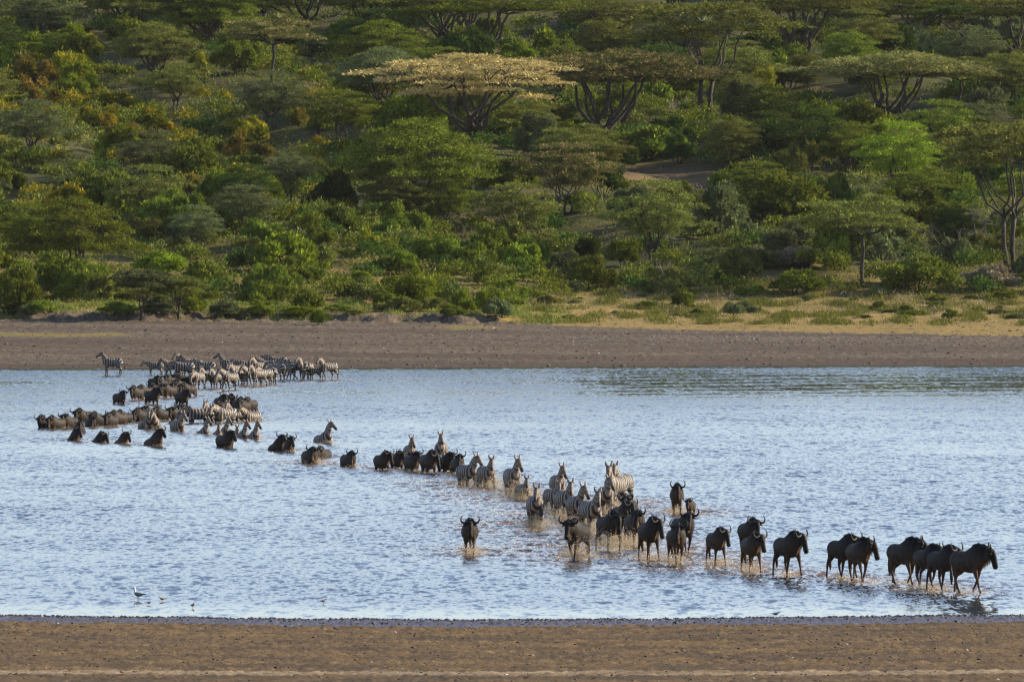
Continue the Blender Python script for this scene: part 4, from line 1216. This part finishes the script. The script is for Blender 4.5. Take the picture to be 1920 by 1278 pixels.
def recolour(o, mat):
    o.material_slots[0].link = 'OBJECT'
    o.material_slots[0].material = mat

PLACED = []   # (x, y, radius) of everything already standing on the slope
HERO = []     # landmarks for labels: (px, py of crown, phrase)
def tree(sp, px, py, wpx, hpx, leaf, label, phrase=None, rot=None, cat='tree', group=None, name='acacia_tree', flip=False):
    x, y, z = at(px, py)
    s = ppm(y)
    W, Ht = SIZE[sp]
    root = link(name, None, loc=(x, y, z))
    kx, kz = wpx / s / W * .92, hpx / s / Ht * .96
    root.scale = (kx * (-1 if flip else 1), (kx + kz) / 2, kz)
    root.rotation_euler = (0, 0, rot if rot is not None else random.uniform(-.4, .4))
    tag(root, label, cat, group)
    tm, cm = SPECIES[sp]
    link('trunk', tm, root)
    recolour(link('crown', cm, root), LEAF[leaf])
    PLACED.append((x, y, wpx / s * .22))
    if phrase: HERO.append((px, py - hpx * .75, phrase))
    return root

T = tree
T('wide', 886, 276, 440, 172, 'gold', 'golden flat-topped acacia in the middle of the slope with layered dry crown', 'the golden acacia', rot=.1)
T('wide_two', 1140, 268, 410, 168, 'tips', 'huge olive acacia with fanned dark trunks right of the golden acacia', 'the fan-trunked acacia', rot=.2)
T('layered', 905, 112, 410, 118, 'green', 'wide green layered acacia with dark forked trunks at the top centre', 'the green layered acacia', rot=0)
T('tall', 1325, 238, 330, 235, 'olive', 'tall olive acacia with thick pale trunk at the top right of centre', 'the thick pale-trunked acacia')
T('dome', 775, 425, 335, 195, 'green', 'large dark domed acacia below the golden acacia', 'the dark domed acacia')
T('airy', 1060, 402, 215, 138, 'tips', 'airy brownish acacia right below the fan-trunked acacia', 'the airy brownish acacia')
T('fine', 1225, 500, 225, 160, 'olive', 'broad olive feathery acacia above the bare twin trunks', 'the olive feathery acacia')
T('airy', 968, 480, 170, 140, 'olive', 'grey-green multi-stemmed acacia in the centre of the lower slope', 'the multi-stemmed acacia')
T('airy', 835, 440, 145, 115, 'green', 'light green thin acacia at the right foot of the dark domed acacia', 'the light green thin acacia')
T('dome', 132, 548, 272, 172, 'green', 'big spreading acacia with deep shade below near the left edge', 'the shady spreading acacia', rot=.3)
T('small', 265, 598, 108, 88, 'grey', 'small grey acacia on the bank edge, left one of two', 'the two small bank acacias')
T('small', 334, 600, 98, 80, 'olive', 'small grey-olive acacia on the bank edge, right one of two')
T('lone', 1618, 541, 262, 172, 'olive', 'umbrella acacia with one straight slim trunk on the right lower slope', 'the single-trunk umbrella acacia')
T('fine', 1682, 372, 205, 142, 'bright', 'bright green acacia catching the sun on the right slope', 'the bright green acacia')
T('tall', 1893, 512, 330, 285, 'olive', 'tall olive acacia with bare pale trunks at the right edge', 'the tall right-edge acacia', rot=.2)
T('wide_two', 1672, 232, 330, 128, 'tips', 'wide olive acacia with golden tips high on the right slope', 'the golden-tipped acacia')
T('leaning', 1793, 108, 165, 92, 'dark', 'dark V-trunked acacia on the skyline at the upper right', 'the V-trunked skyline acacia')
T('lone', 512, 158, 205, 128, 'tips', 'pale twiggy umbrella acacia with thin dark stem in the upper left', 'the pale twiggy acacia')
T('wide', 385, 92, 280, 125, 'dark', 'dark acacia with crooked hanging limbs at the top left of centre', 'the crooked-limbed acacia')
T('airy', 78, 88, 190, 110, 'grey', 'sparse grey acacia against the sky at the top left corner', 'the sparse corner acacia')
T('layered', 570, 62, 330, 100, 'green', 'acacia with thick arching dark limbs at the top edge', 'the arching-limbed acacia')
T('fine', 365, 476, 125, 90, 'grey', 'grey-green open acacia with slim trunk above the lime shrubs on the left', 'the slim open acacia')
T('fine', 506, 246, 175, 110, 'grey', 'layered grey-green acacia halfway up the left slope', 'the layered left-slope acacia')
T('airy', 640, 268, 150, 100, 'green', 'green acacia between the left-slope acacia and the dark domed acacia', 'the in-between green acacia')
T('wide_two', 1500, 100, 300, 115, 'olive', 'broad olive acacia on the skyline right of the pale trunk', 'the broad skyline acacia')
T('fine', 1590, 330, 160, 100, 'green', 'green acacia in front of the golden-tipped acacia', None)
T('fine', 1760, 300, 190, 110, 'green', 'low spreading green acacia beside the bright green acacia', None)
T('airy', 1290, 130, 180, 110, 'grey', 'grey twiggy acacia with bare crooked branches behind the thick pale trunk', None)
T('fine', 1440, 300, 150, 90, 'dark', 'dark green acacia behind the reddish clearing', None)
T('wide', 1140, 95, 260, 95, 'olive', 'olive acacia right of the green layered acacia near the skyline', None)
T('fine', 700, 120, 190, 100, 'dark', 'dark green acacia left below the green layered acacia', None)
T('airy', 260, 60, 160, 90, 'grey', 'thin grey acacia with sky showing through at the top left', None)
T('fine', 280, 345, 170, 95, 'grey', 'grey-green layered acacia left of the round lime-edged shrub', None)
T('fine', 330, 210, 140, 90, 'olive', 'olive acacia among the yellow shrubs on the upper left slope', None)
T('lone', 1800, 210, 180, 100, 'olive', 'olive umbrella acacia below the V-trunked skyline acacia', None)
T('airy', 1420, 400, 150, 100, 'green', 'green thin acacia beside the dark thicket right of the reddish clearing', None)
T('fine', 60, 300, 170, 110, 'grey', 'blue-grey feathery acacia at the left edge halfway up', None)
T('fine', 460, 400, 140, 90, 'dark', 'dark acacia above the lime shrubs left of the dark domed acacia', None)
T('airy', 1130, 330, 130, 80, 'olive', 'olive acacia under the fan-trunked acacia', None)
T('wide', 1720, 90, 300, 110, 'green', 'green skyline acacia between two darker ones at the upper right', None)
T('layered', 1905, 120, 240, 120, 'olive', 'olive skyline acacia cut by the right edge', None)

# dead and bleached trunks
def dead(px, py, hpx, seed, label, spread=1.0, lean=.1, r=.16, mat=None):
    x, y, z = at(px, py)
    o = link('dead_tree', make_dead('dead_tree', seed, hpx / ppm(y), spread, r=r, lean=lean), loc=(x, y, z))
    if mat: o.data.materials[0] = mat
    tag(o, label, 'dead tree')
dead(1782, 503, 150, 5, 'bare twisted dead tree left of the tall right-edge acacia', .9, -.1, .16, BARK)
dead(1240, 528, 60, 6, 'bleached bare twin trunks below the olive feathery acacia', .5, .15, .08)
dead(1690, 500, 55, 8, 'short bleached snag right of the single-trunk umbrella acacia', 1.2, .3, .09)
dead(1295, 120, 150, 9, 'bare crooked grey branches rising over the thick pale trunk', .9, .1, .16)
dead(1850, 470, 110, 11, 'thin grey dead branches leaning on the tall right-edge acacia', 1.3, -.5, .12)
dead(80, 80, 90, 12, 'dark bent dead limb in the top left corner', 1.1, -.9, .14, BARK)

# shrubs that stand out
def shrub(style, px, py, wpx, hpx, leaf, label=None, phrase=None, group=None, idx=None):
    x, y, z = at(px, py)
    return shrub_at(style, x, y, z, wpx / ppm(y), hpx / ppm(y), leaf, label, phrase, group, idx)
def shrub_at(style, x, y, z, w, h, leaf, label=None, phrase=None, group=None, idx=None):
    me, stems = SHRUBS[style][idx if idx is not None else random.randrange(len(SHRUBS[style]))]
    root = link('shrub', None, loc=(x, y, z - .05))
    root.scale = (w / 1.95, w / 1.95 * random.uniform(.8, 1.05), h / 1.15)
    root.rotation_euler = (0, 0, random.uniform(0, 6.28))
    recolour(link('foliage', me, root), LEAF[leaf])
    link('stem', stems, root)
    tag(root, label, 'shrub', group)
    PLACED.append((x, y, w * .36))
    if phrase:
        px, py = pix(x, y, z); HERO.append((px, py - h * .6 * ppm(y), phrase))
    return root
S = shrub
S('round', 25, 590, 110, 92, 'green', 'large rounded green shrub on the bank at the left edge', 'the left-edge round shrub')
S('round', 872, 590, 66, 50, 'bright', 'neat round lime green shrub at the beach edge in the centre', 'the neat round lime shrub')
S('round', 918, 586, 60, 48, 'bright', 'lime green shrub touching the neat round one on its right', None)
S('round', 742, 556, 72, 44, 'bright', 'bright lime cushion shrub behind the neat round shrub', 'the lime cushion shrubs')
S('round', 680, 548, 70, 42, 'bright', 'bright lime cushion shrub, leftmost of the cushions in the centre', None)
S('round', 790, 550, 62, 40, 'bright', 'bright lime cushion shrub, rightmost of the cushions in the centre', None)
S('round', 600, 610, 40, 34, 'green', 'small upright green bush growing out of the eroded bank', 'the bank bush')
S('round', 430, 395, 130, 78, 'green', 'large round green shrub with sunlit right side in the left middle', 'the large round left shrub')
S('round', 128, 168, 110, 78, 'yellow', 'yellow-green shrub with golden top in the upper left', 'the golden-topped shrub')
S('round', 40, 130, 120, 70, 'bright', 'vivid green shrub beside the golden-topped shrub near the left edge', None)
S('airy', 160, 105, 95, 45, 'yellow', 'yellow shrub behind the golden-topped shrub', None)
S('airy', 370, 150, 70, 50, 'yellow', 'golden olive shrub below the crooked-limbed acacia', None)
S('round', 292, 120, 75, 40, 'rust', 'rust brown shrub in the shade under the crooked-limbed acacia', 'the rust brown shrub')
S('round', 1432, 212, 80, 85, 'yellow', 'rounded yellow-green shrub right of the thick pale trunk', 'the round yellow-green shrub')
S('airy', 1580, 240, 85, 48, 'yellow', 'yellow shrub in the shade of the golden-tipped acacia', None)
S('airy', 690, 482, 55, 52, 'yellow', 'yellow-tipped shrub under the dark domed acacia', 'the yellow-tipped shrub')
S('airy', 465, 312, 120, 62, 'orange', 'wide mustard shrub in the middle of the left slope', 'the mustard shrub')
S('airy', 235, 285, 110, 50, 'orange', 'mustard shrub left of the wide mustard shrub', None)
S('airy', 80, 250, 100, 48, 'yellow', 'yellowish shrub at the left below the golden-topped shrub', None)
S('airy', 290, 250, 90, 45, 'yellow', 'yellow shrub right of the yellowish shrubs on the left slope', None)
S('round', 830, 112, 26, 22, 'orange', 'tiny orange bush left of the green layered acacia trunk', None)
S('round', 1445, 420, 215, 98, 'green', 'very large dark green thicket shrub right of the reddish clearing', 'the big dark thicket')
S('round', 1375, 425, 120, 85, 'dark', 'dark rounded shrub forming the left end of the big thicket', None)
S('spiky', 1510, 415, 90, 85, 'green', 'green shrub forming the right end of the big thicket', None)
S('round', 1560, 392, 80, 70, 'green', 'green shrub between the big thicket and the umbrella acacia', None)
S('round', 1100, 492, 66, 55, 'dark', 'dark rounded shrub at the small clearing right of the multi-stemmed acacia', 'the clearing shrub')
S('round', 1170, 500, 84, 58, 'green', 'grey-green rounded shrub left of the bleached twin trunks', None)
S('spiky', 540, 505, 140, 70, 'bright', 'wide lime shrub on the lower left slope', 'the wide lime shrub')
S('round', 300, 520, 110, 52, 'bright', 'lime-edged shrub above the two small bank acacias', None)
S('spiky', 560, 535, 100, 50, 'green', 'green bush below the wide lime shrub', None)
S('round', 1490, 552, 120, 48, 'green', 'low dark green shrub left of the single straight trunk', 'the low dark shrub')
S('spiky', 1400, 505, 190, 40, 'grey', 'wide silvery dry bush below the big thicket', None)
S('spiky', 1500, 500, 130, 40, 'dry', 'pale dry twiggy bush left of the single straight trunk', 'the pale dry bush')
S('round', 1365, 540, 60, 40, 'dark', 'small dark shrub standing alone on the right clearing', None)
S('round', 1720, 548, 150, 66, 'green', 'broad green shrub right of the single straight trunk', None)
S('spiky', 1860, 545, 120, 50, 'dry', 'dry twiggy bush below the tall right-edge acacia', None)
S('round', 1280, 578, 50, 38, 'green', 'dark tuft shrub at the edge of the golden grass in the right centre', None)
S('flat', 1715, 592, 62, 20, 'green', 'flat low bush on the golden grass at the right', None)
S('flat', 1758, 576, 34, 20, 'green', 'small green bush behind the flat low bush on the right grass', None)
S('round', 1525, 468, 80, 40, 'bright', 'lime shrub left behind the single straight trunk', None)
S('round', 1555, 455, 70, 45, 'green', 'green shrub left of the single-trunk umbrella acacia', None)
S('spiky', 1210, 300, 160, 72, 'green', 'leafy green shrub mass under the fan-trunked acacia', 'the leafy green mass')
S('round', 1140, 225, 80, 50, 'green', 'green bush seen between the fanned trunks', None)
S('round', 1480, 290, 150, 62, 'grey', 'grey-green rounded shrub at the head of the reddish clearing', 'the clearing-head shrub')
S('round', 1390, 275, 110, 55, 'dark', 'dark shrub left of the clearing-head shrub', None)
S('spiky', 700, 235, 120, 50, 'green', 'green bush left of the golden acacia trunk', None)
S('spiky', 800, 250, 130, 55, 'green', 'olive green bush under the left half of the golden acacia', None)
S('round', 1040, 250, 100, 55, 'green', 'green bush between the golden acacia and the fanned trunks', None)
S('round', 1095, 400, 60, 42, 'bright', 'small bright shrub below the airy brownish acacia', None)
S('spiky', 1270, 365, 60, 30, 'bright', 'small bright shrub at the lower edge of the reddish clearing', None)

# all further shrubs and trees of the slope, spread where the ground is free
rg = random.Random(12)
def zone_leaf(px, py):
    u = rg.random()
    n = mnoise.noise(Vector((px / 170.0, py / 90.0, 3.3)))
    left = px < 700 and 90 < py < 420
    if left and n > .0: return rg.choice(['yellow', 'yellow', 'orange', 'bright', 'olive'])
    if py > 500 and px < 1000: return rg.choice(['bright', 'green', 'green', 'olive', 'bright'])
    if px > 1000 and py > 480: return rg.choice(['green', 'olive', 'grey', 'dark', 'grey'])
    if n < -.18: return rg.choice(['dark', 'dark', 'green', 'rust'] if u < .3 else ['dark', 'dark', 'green'])
    return rg.choice(['green', 'green', 'dark', 'olive', 'grey', 'green', 'bright' if u < .35 else 'green'])

def free(x, y, r, k=1.0):
    for (a, b, q) in PLACED:
        if (x - a) ** 2 + ((y - b) * .8) ** 2 < ((r + q) * k) ** 2: return False
    return True

def cleared(px, py):
    if ((px - 1265) / 135) ** 2 + ((py - 334) / 20) ** 2 < 1: return True
    if 1150 < px < 1380 and 338 < py < 368: return True
    if px > 1040 and py > 556: return True
    if 1010 < px < 1230 and 492 < py < 520: return True
    if px <= 1040 and py > 597: return True
    return False

COLORW = {'green': 'green', 'dark': 'dark green', 'bright': 'lime green', 'olive': 'olive', 'grey': 'grey-green', 'yellow': 'yellow-green', 'orange': 'mustard', 'rust': 'rust brown', 'dry': 'dry twiggy', 'tips': 'golden-tipped', 'gold': 'golden'}
FORMW = {'round': 'rounded', 'airy': 'loose', 'spiky': 'bushy upright', 'flat': 'low spreading'}
USED = {}
def auto_label(colour, form, noun, px, py, w):
    best = sorted(HERO, key=lambda h: (h[0] - px) ** 2 + (1.6 * (h[1] - py)) ** 2)
    size = 'small' if w < 3.6 else ('large' if w > 6.0 else 'medium-sized')
    for h in best[:3]:
        dx, dy = px - h[0], py - h[1]
        dist = math.hypot(dx, dy)
        near = 'just ' if dist < 60 else ('' if dist < 130 else 'well ')
        if abs(dx) > 2.2 * abs(dy): w_ = 'right of' if dx > 0 else 'left of'
        elif abs(dy) > 2.2 * abs(dx): w_ = 'below' if dy > 0 else 'above'
        else: w_ = ('below and ' if dy > 0 else 'above and ') + ('right of' if dx > 0 else 'left of')
        s_ = f'{size} {colour} {form} {noun} {near}{w_} {h[2]}'
        if s_ not in USED:
            USED[s_] = 1
            return s_
    h0 = best[0]
    for word in ('another', 'one more', 'a further', 'yet another'):
        s_ = f'{word} {size} {colour} {form} {noun} {near}{w_} {best[2][2]}'
        if s_ not in USED:
            USED[s_] = 1
            return s_
    return s_

nsh = 0
tries = 0
while nsh < 248 and tries < 9000:
    tries += 1
    # more closely set on the lower slope, where single bushes are seen
    y = 915 + 300 * rg.random() ** 1.15
    hw = 0.052 * y
    x = rg.uniform(-hw, hw)
    z = float(gz(x, y)); px, py = pix(x, y, z)
    if cleared(px, py) or py < 40: continue
    lower = sm((y - 915) / 120)
    w = rg.uniform(2.6, 5.2) + 2.2 * float(lower) * rg.random() + (1.6 if rg.random() < .18 else 0)
    if not free(x, y, w * .40, .78): continue
    st_ = rg.choice(['round', 'round', 'airy', 'spiky', 'flat'])
    hgt = w * rg.uniform(.48, .72) * {'round': 1.05, 'airy': 1.1, 'spiky': 1.0, 'flat': .7}[st_]
    lf = zone_leaf(px, py)
    shrub_at(st_, x, y, z, w, hgt, lf, auto_label(COLORW[lf], FORMW[st_], 'shrub', px, py - hgt * .5 * ppm(y), w), group='shrubs of the bush-covered slope')
    nsh += 1
ntr = 0; tries = 0
while ntr < 105 and tries < 6000:
    tries += 1
    y = 955 + 325 * rg.random() ** .8
    hw = 0.054 * y
    x = rg.uniform(-hw, hw)
    z = float(gz(x, y)); px, py = pix(x, y, z)
    if cleared(px, py) or (1120 < px < 1400 and 330 < py < 455): continue
    sp = rg.choice(['fine', 'airy', 'bushy', 'dome', 'bushy_two', 'bushy', 'fine', 'lone'] if py > 130 else ['wide_two', 'fine', 'layered', 'dome', 'airy', 'wide'])
    W, Ht = SIZE[sp]
    k = rg.uniform(.6, 1.0) if py > 130 else rg.uniform(.7, 1.0)
    if not free(x, y, W * k * .2, .85): continue
    if px < 660 and 80 < py < 430 and rg.random() < .6: continue
    lf = rg.choice(['green', 'olive', 'grey', 'dark', 'green', 'olive'])
    hpx = Ht * k * ppm(y)
    T(sp, px, py, W * k * ppm(y), hpx, lf, auto_label(COLORW[lf], {'fine': 'feathery', 'airy': 'thin', 'dome': 'domed', 'lone': 'umbrella', 'small': 'low', 'leaning': 'leaning', 'bushy': 'bushy', 'bushy_two': 'ragged', 'wide_two': 'broad', 'layered': 'layered', 'wide': 'broad'}[sp], 'acacia', px, py - hpx * .7, W * k * .55), group='acacias of the slope')
    ntr += 1

# thicket filling the gaps, too dense to tell single bushes apart
def thicket(name, n, mat, label, seed, wr_=(2.2, 4.6), test=None):
    rn = np.random.default_rng(seed)
    PV, DV = [], []
    c = 0
    while c < n:
        y = 918 + 320 * rn.random() ** 1.1; x = rn.uniform(-.053, .053) * y
        z = float(gz(x, y)); px, py = pix(x, y, z)
        if cleared(px, py) or (test and not test(px, py)): continue
        w = rn.uniform(*wr_); h = w * rn.uniform(.36, .60)
        for l in range(5):
            a = rn.uniform(0, 6.28); r = w * .33 * math.sqrt(rn.random())
            cz = h * rn.uniform(.3, .62) ; cr = w * rn.uniform(.18, .30)
            k = 92
            d = rn.normal(0, 1, (k, 3)); d /= np.linalg.norm(d, axis=1)[:, None]
            d[:, 2] = np.where(d[:, 2] < -.2, -d[:, 2], d[:, 2])
            P = np.array((x + r * math.cos(a), y + r * math.sin(a), z + cz)) + d * (cr * rn.uniform(.6, 1.15, k))[:, None] * (1, 1, .9)
            PV.append(P); DV.append(d + rn.normal(0, .5, (k, 3)) + (0, 0, .4))
        c += 1
    P, D = np.concatenate(PV), np.concatenate(DV)
    L = rn.uniform(.15, .38, len(P))
    v_, f_ = leaves(P, D, L, L * .55, rn)
    tag(link(name, mesh_np(name, v_, f_, mat)), label, 'thicket', kind='stuff')
thicket('green_thicket', 470, LEAF['green'], 'mid green thicket massed between the shrubs and trees of the slope', 501)
thicket('dark_thicket', 330, LEAF['dark'], 'dark green thicket in the hollows of the slope', 502)
thicket('olive_thicket', 310, LEAF['olive'], 'olive thicket massed between the acacias of the slope', 503)
thicket('yellowish_thicket', 90, LEAF['yellow'], 'yellow-green thicket scattered over the upper left slope', 504, test=lambda px, py: px < 640 and 120 < py < 430)

# small low bushes of the golden grass strip
rn = np.random.default_rng(61)
for i in range(46):
    px, py = rn.uniform(1060, 1915), rn.uniform(548, 598)
    x, y, z = at(px, py)
    w = rn.uniform(.8, 2.2)
    lf = ['olive', 'green', 'grey'][int(rn.integers(0, 3))]
    shrub_at('flat' if i % 2 else 'round', x, y, z, w, w * rn.uniform(.35, .6), lf, auto_label(COLORW[lf], 'tiny', 'bush', px, py, w), group='tiny bushes of the golden grass')

# ragged front of low bushes where the slope meets the bank on the left and in the centre
for i in range(34):
    px, py = rn.uniform(10, 1040), rn.uniform(572, 597)
    x, y, z = at(px, py)
    w = rn.uniform(1.4, 3.4)
    lf = ['olive', 'green', 'bright', 'grey', 'green'][int(rn.integers(0, 5))]
    shrub_at(['flat', 'round', 'spiky'][i % 3], x, y, z, w, w * rn.uniform(.4, .65), lf, auto_label(COLORW[lf], ['low spreading', 'rounded', 'bushy upright'][i % 3], 'bush', px, py, w), group='low bushes along the bank')

# low undergrowth between the shrubs, nobody could count it: instanced clumps joined into one mesh
rng = np.random.default_rng(77)
def ground_cover(name, n, xy, Lr, leafmat, label, cat, up=1.2, wr=.3, clump=9, spread=.5, zs=.35):
    x, y = xy(n)
    z = gz(x, y)
    P = np.repeat(np.stack([x, y, z], 1), clump, 0)
    m_ = len(P)
    off = rng.normal(0, 1, (m_, 3)) * (spread, spread, 0)
    P = P + off
    P[:, 2] = gz(P[:, 0], P[:, 1]) + rng.random(m_) * zs * np.exp(-(off[:, 0] ** 2 + off[:, 1] ** 2) / (2 * spread ** 2)) * 1.6
    D = rng.normal(0, .6, (m_, 3)) + (0, 0, up)
    L = rng.uniform(*Lr, m_)
    v, f = leaves(P, D, L, L * wr, rng)
    tag(link(name, mesh_np(name, v, f, leafmat)), label, cat, kind='stuff')
def slope_xy(lo, hi, test):
    def fn(n):
        xs_, ys_ = [], []
        while len(xs_) < n:
            y = rng.uniform(lo, hi); x = rng.uniform(-.054 * y, .054 * y)
            z = float(gz(x, y)); px, py = pix(x, y, z)
            if test(px, py): xs_.append(x); ys_.append(y)
        return np.array(xs_), np.array(ys_)
    return fn
bare = lambda px, py: ((px - 1270) / 120) ** 2 + ((py - 338) / 20) ** 2 < 1
ground_cover('undergrowth', 1150, slope_xy(925, 1235, lambda px, py: not cleared(px, py)), (.14, .34), LEAF['green'],
             'green undergrowth filling the gaps between shrubs on the slope', 'undergrowth', spread=.85, zs=1.1, clump=95, wr=.5, up=.5)
ground_cover('olive_undergrowth', 600, slope_xy(925, 1235, lambda px, py: not cleared(px, py)), (.14, .34), LEAF['olive'],
             'olive bushy undergrowth filling the gaps between shrubs on the slope', 'undergrowth', spread=.8, zs=1.0, clump=90, wr=.5, up=.5)
ground_cover('dry_undergrowth', 2500, slope_xy(912, 1230, lambda px, py: not bare(px, py) and mnoise.noise(Vector((px / 60, py / 30, 1))) > .05), (.25, .65), LEAF['dry'],
             'dry straw-coloured undergrowth in patches on the slope', 'dry undergrowth', spread=.7, zs=.6, clump=9, wr=.16)
ground_cover('olive_tufts', 1500, slope_xy(896, 950, lambda px, py: px > 1000 and mnoise.noise(Vector((px / 45, py / 12, 5))) > .12), (.12, .34), LEAF['olive'],
             'olive grass tufts dotted over the golden grass on the right', 'grass tufts', spread=.42, zs=.28, clump=40, wr=.25)
ground_cover('bank_tufts', 1100, slope_xy(894, 925, lambda px, py: px <= 1060 and mnoise.noise(Vector((px / 45, py / 9, 8))) > 0), (.12, .36), LEAF['olive'],
             'olive grass tufts along the eroded bank on the left', 'grass tufts', spread=.45, zs=.28, clump=34, wr=.25)
ground_cover('short_grass', 22000, slope_xy(880, 945, lambda px, py: py < 604), (.05, .16), LEAF['gold'],
             'short golden grass between beach and slope', 'grass', spread=.5, zs=.05, clump=4, wr=.3)

# ---------------------------------------------------------------- birds at the near waterline
WHITE = simple_mat('white_feathers', (0.66, 0.66, 0.66), (0.82, 0.81, 0.79), 6)
GREYF = simple_mat('grey_feathers', (0.10, 0.11, 0.13), (0.20, 0.21, 0.23), 6)
BROWNF = simple_mat('brown_feathers', (0.16, 0.11, 0.07), (0.30, 0.21, 0.13), 12)
REDL = simple_mat('bird_legs', (0.20, 0.06, 0.04), (0.26, 0.08, 0.05), 5)
def bird(px, py, h, head_deg, bodym, headm, neck, label, z0=-.02, bend=0.0):
    d = F * H / (py - HORIZ); x = (px - 960) / F * d
    root = link('wading_bird', None, loc=(x, d, max(float(gz(x, d)), -.03)))
    root.rotation_euler = (0, 0, R(head_deg))
    root.scale = (h, h, h)
    tag(root, label, 'bird')
    g = Geo()
    g.add(*tube([(-.42, 0, .50, .02), (-.30, 0, .50, .07), (-.12, 0, .48, .13), (.06, 0, .50, .15), (.20, 0, .56, .11), (.26, 0, .62, .06)], 10))
    link('body', g.mesh('bird_body', bodym, True), root)
    g = Geo()
    hz = .62 + neck * (1 - bend); hx = .28 + bend * neck
    g.add(*tube([(.20, 0, .56, .09), (.25, 0, .62 + neck * .3 * (1 - bend), .06), (hx, 0, hz, .055), (hx + .02, 0, hz + .05, .075), (hx + .08, 0, hz + .05, .055)], 10))
    link('head', g.mesh('bird_head', headm, True), root)
    g = Geo(); g.add(*tube([(hx + .08, 0, hz + .05, .02), (hx + .24, 0, hz + .0, .006)], 5))
    link('beak', g.mesh('bird_beak', HAIR_DARK, True), root)
    for s_ in (-1, 1):
        g = Geo(); g.add(*tube([(.0, s_ * .05, .40, .014), (.02, s_ * .05, .20, .012), (.0, s_ * .05, -.02, .012), (.06, s_ * .05, -.04, .016)], 5))
        link('leg', g.mesh('bird_leg', REDL, True), root)
    g = Geo(); g.add(*tube([(-.30, 0, .52, .05), (-.5, 0, .51, .04), (-.62, 0, .51, .01)], 6))
    link('tail', g.mesh('bird_tail', GREYF, True), root)
bird(259, 1126, .42, 150, GREYF, WHITE, .26, 'white-headed grey gull standing upright in the shallows at the left')
bird(304, 1128, .24, 200, BROWNF, WHITE, .02, 'small brown and white shorebird right of the grey gull')
bird(279, 1134, .20, 10, BROWNF, WHITE, .02, 'crouching brown shorebird between the gull and the waterline', bend=1.0)
bird(361, 1140, .24, -60, BROWNF, BROWNF, .02, 'tan shorebird farthest right of the little group on the left')
bird(606, 1132, .24, 30, GREYF, GREYF, .05, 'dark shorebird alone in the shallows left of the picture centre', bend=.5)
bird(1455, 1160, .26, 5, GREYF, GREYF, .04, 'dark bird feeding on the wet mud below the walking wildebeests', bend=1.0)

# ---------------------------------------------------------------- thin warm air between the camera and the slope
def box_mesh(name, lo, hi):
    (x0, y0, z0), (x1, y1, z1) = lo, hi
    V = [(x0, y0, z0), (x1, y0, z0), (x1, y1, z0), (x0, y1, z0), (x0, y0, z1), (x1, y0, z1), (x1, y1, z1), (x0, y1, z1)]
    return mesh_np(name, V, [(0, 3, 2, 1), (4, 5, 6, 7), (0, 1, 5, 4), (1, 2, 6, 5), (2, 3, 7, 6), (3, 0, 4, 7)])
hm = bpy.data.materials.new('haze'); hm.use_nodes = True
hn = hm.node_tree; hn.nodes.remove(hn.nodes['Principled BSDF'])
pv = hn.nodes.new('ShaderNodeVolumePrincipled')
pv.inputs['Color'].default_value = (0.86, 0.90, 0.97, 1)
pv.inputs['Density'].default_value = 0.000012
pv.inputs['Anisotropy'].default_value = 0.2
hn.links.new(pv.outputs[0], hn.nodes['Material Output'].inputs['Volume'])
hz_me = box_mesh('haze', (-520, -30, -4), (520, 1760, 62)); hz_me.materials.append(hm)
tag(link('haze', hz_me), 'thin pale haze lying over the lake and slope', 'haze', kind='stuff')
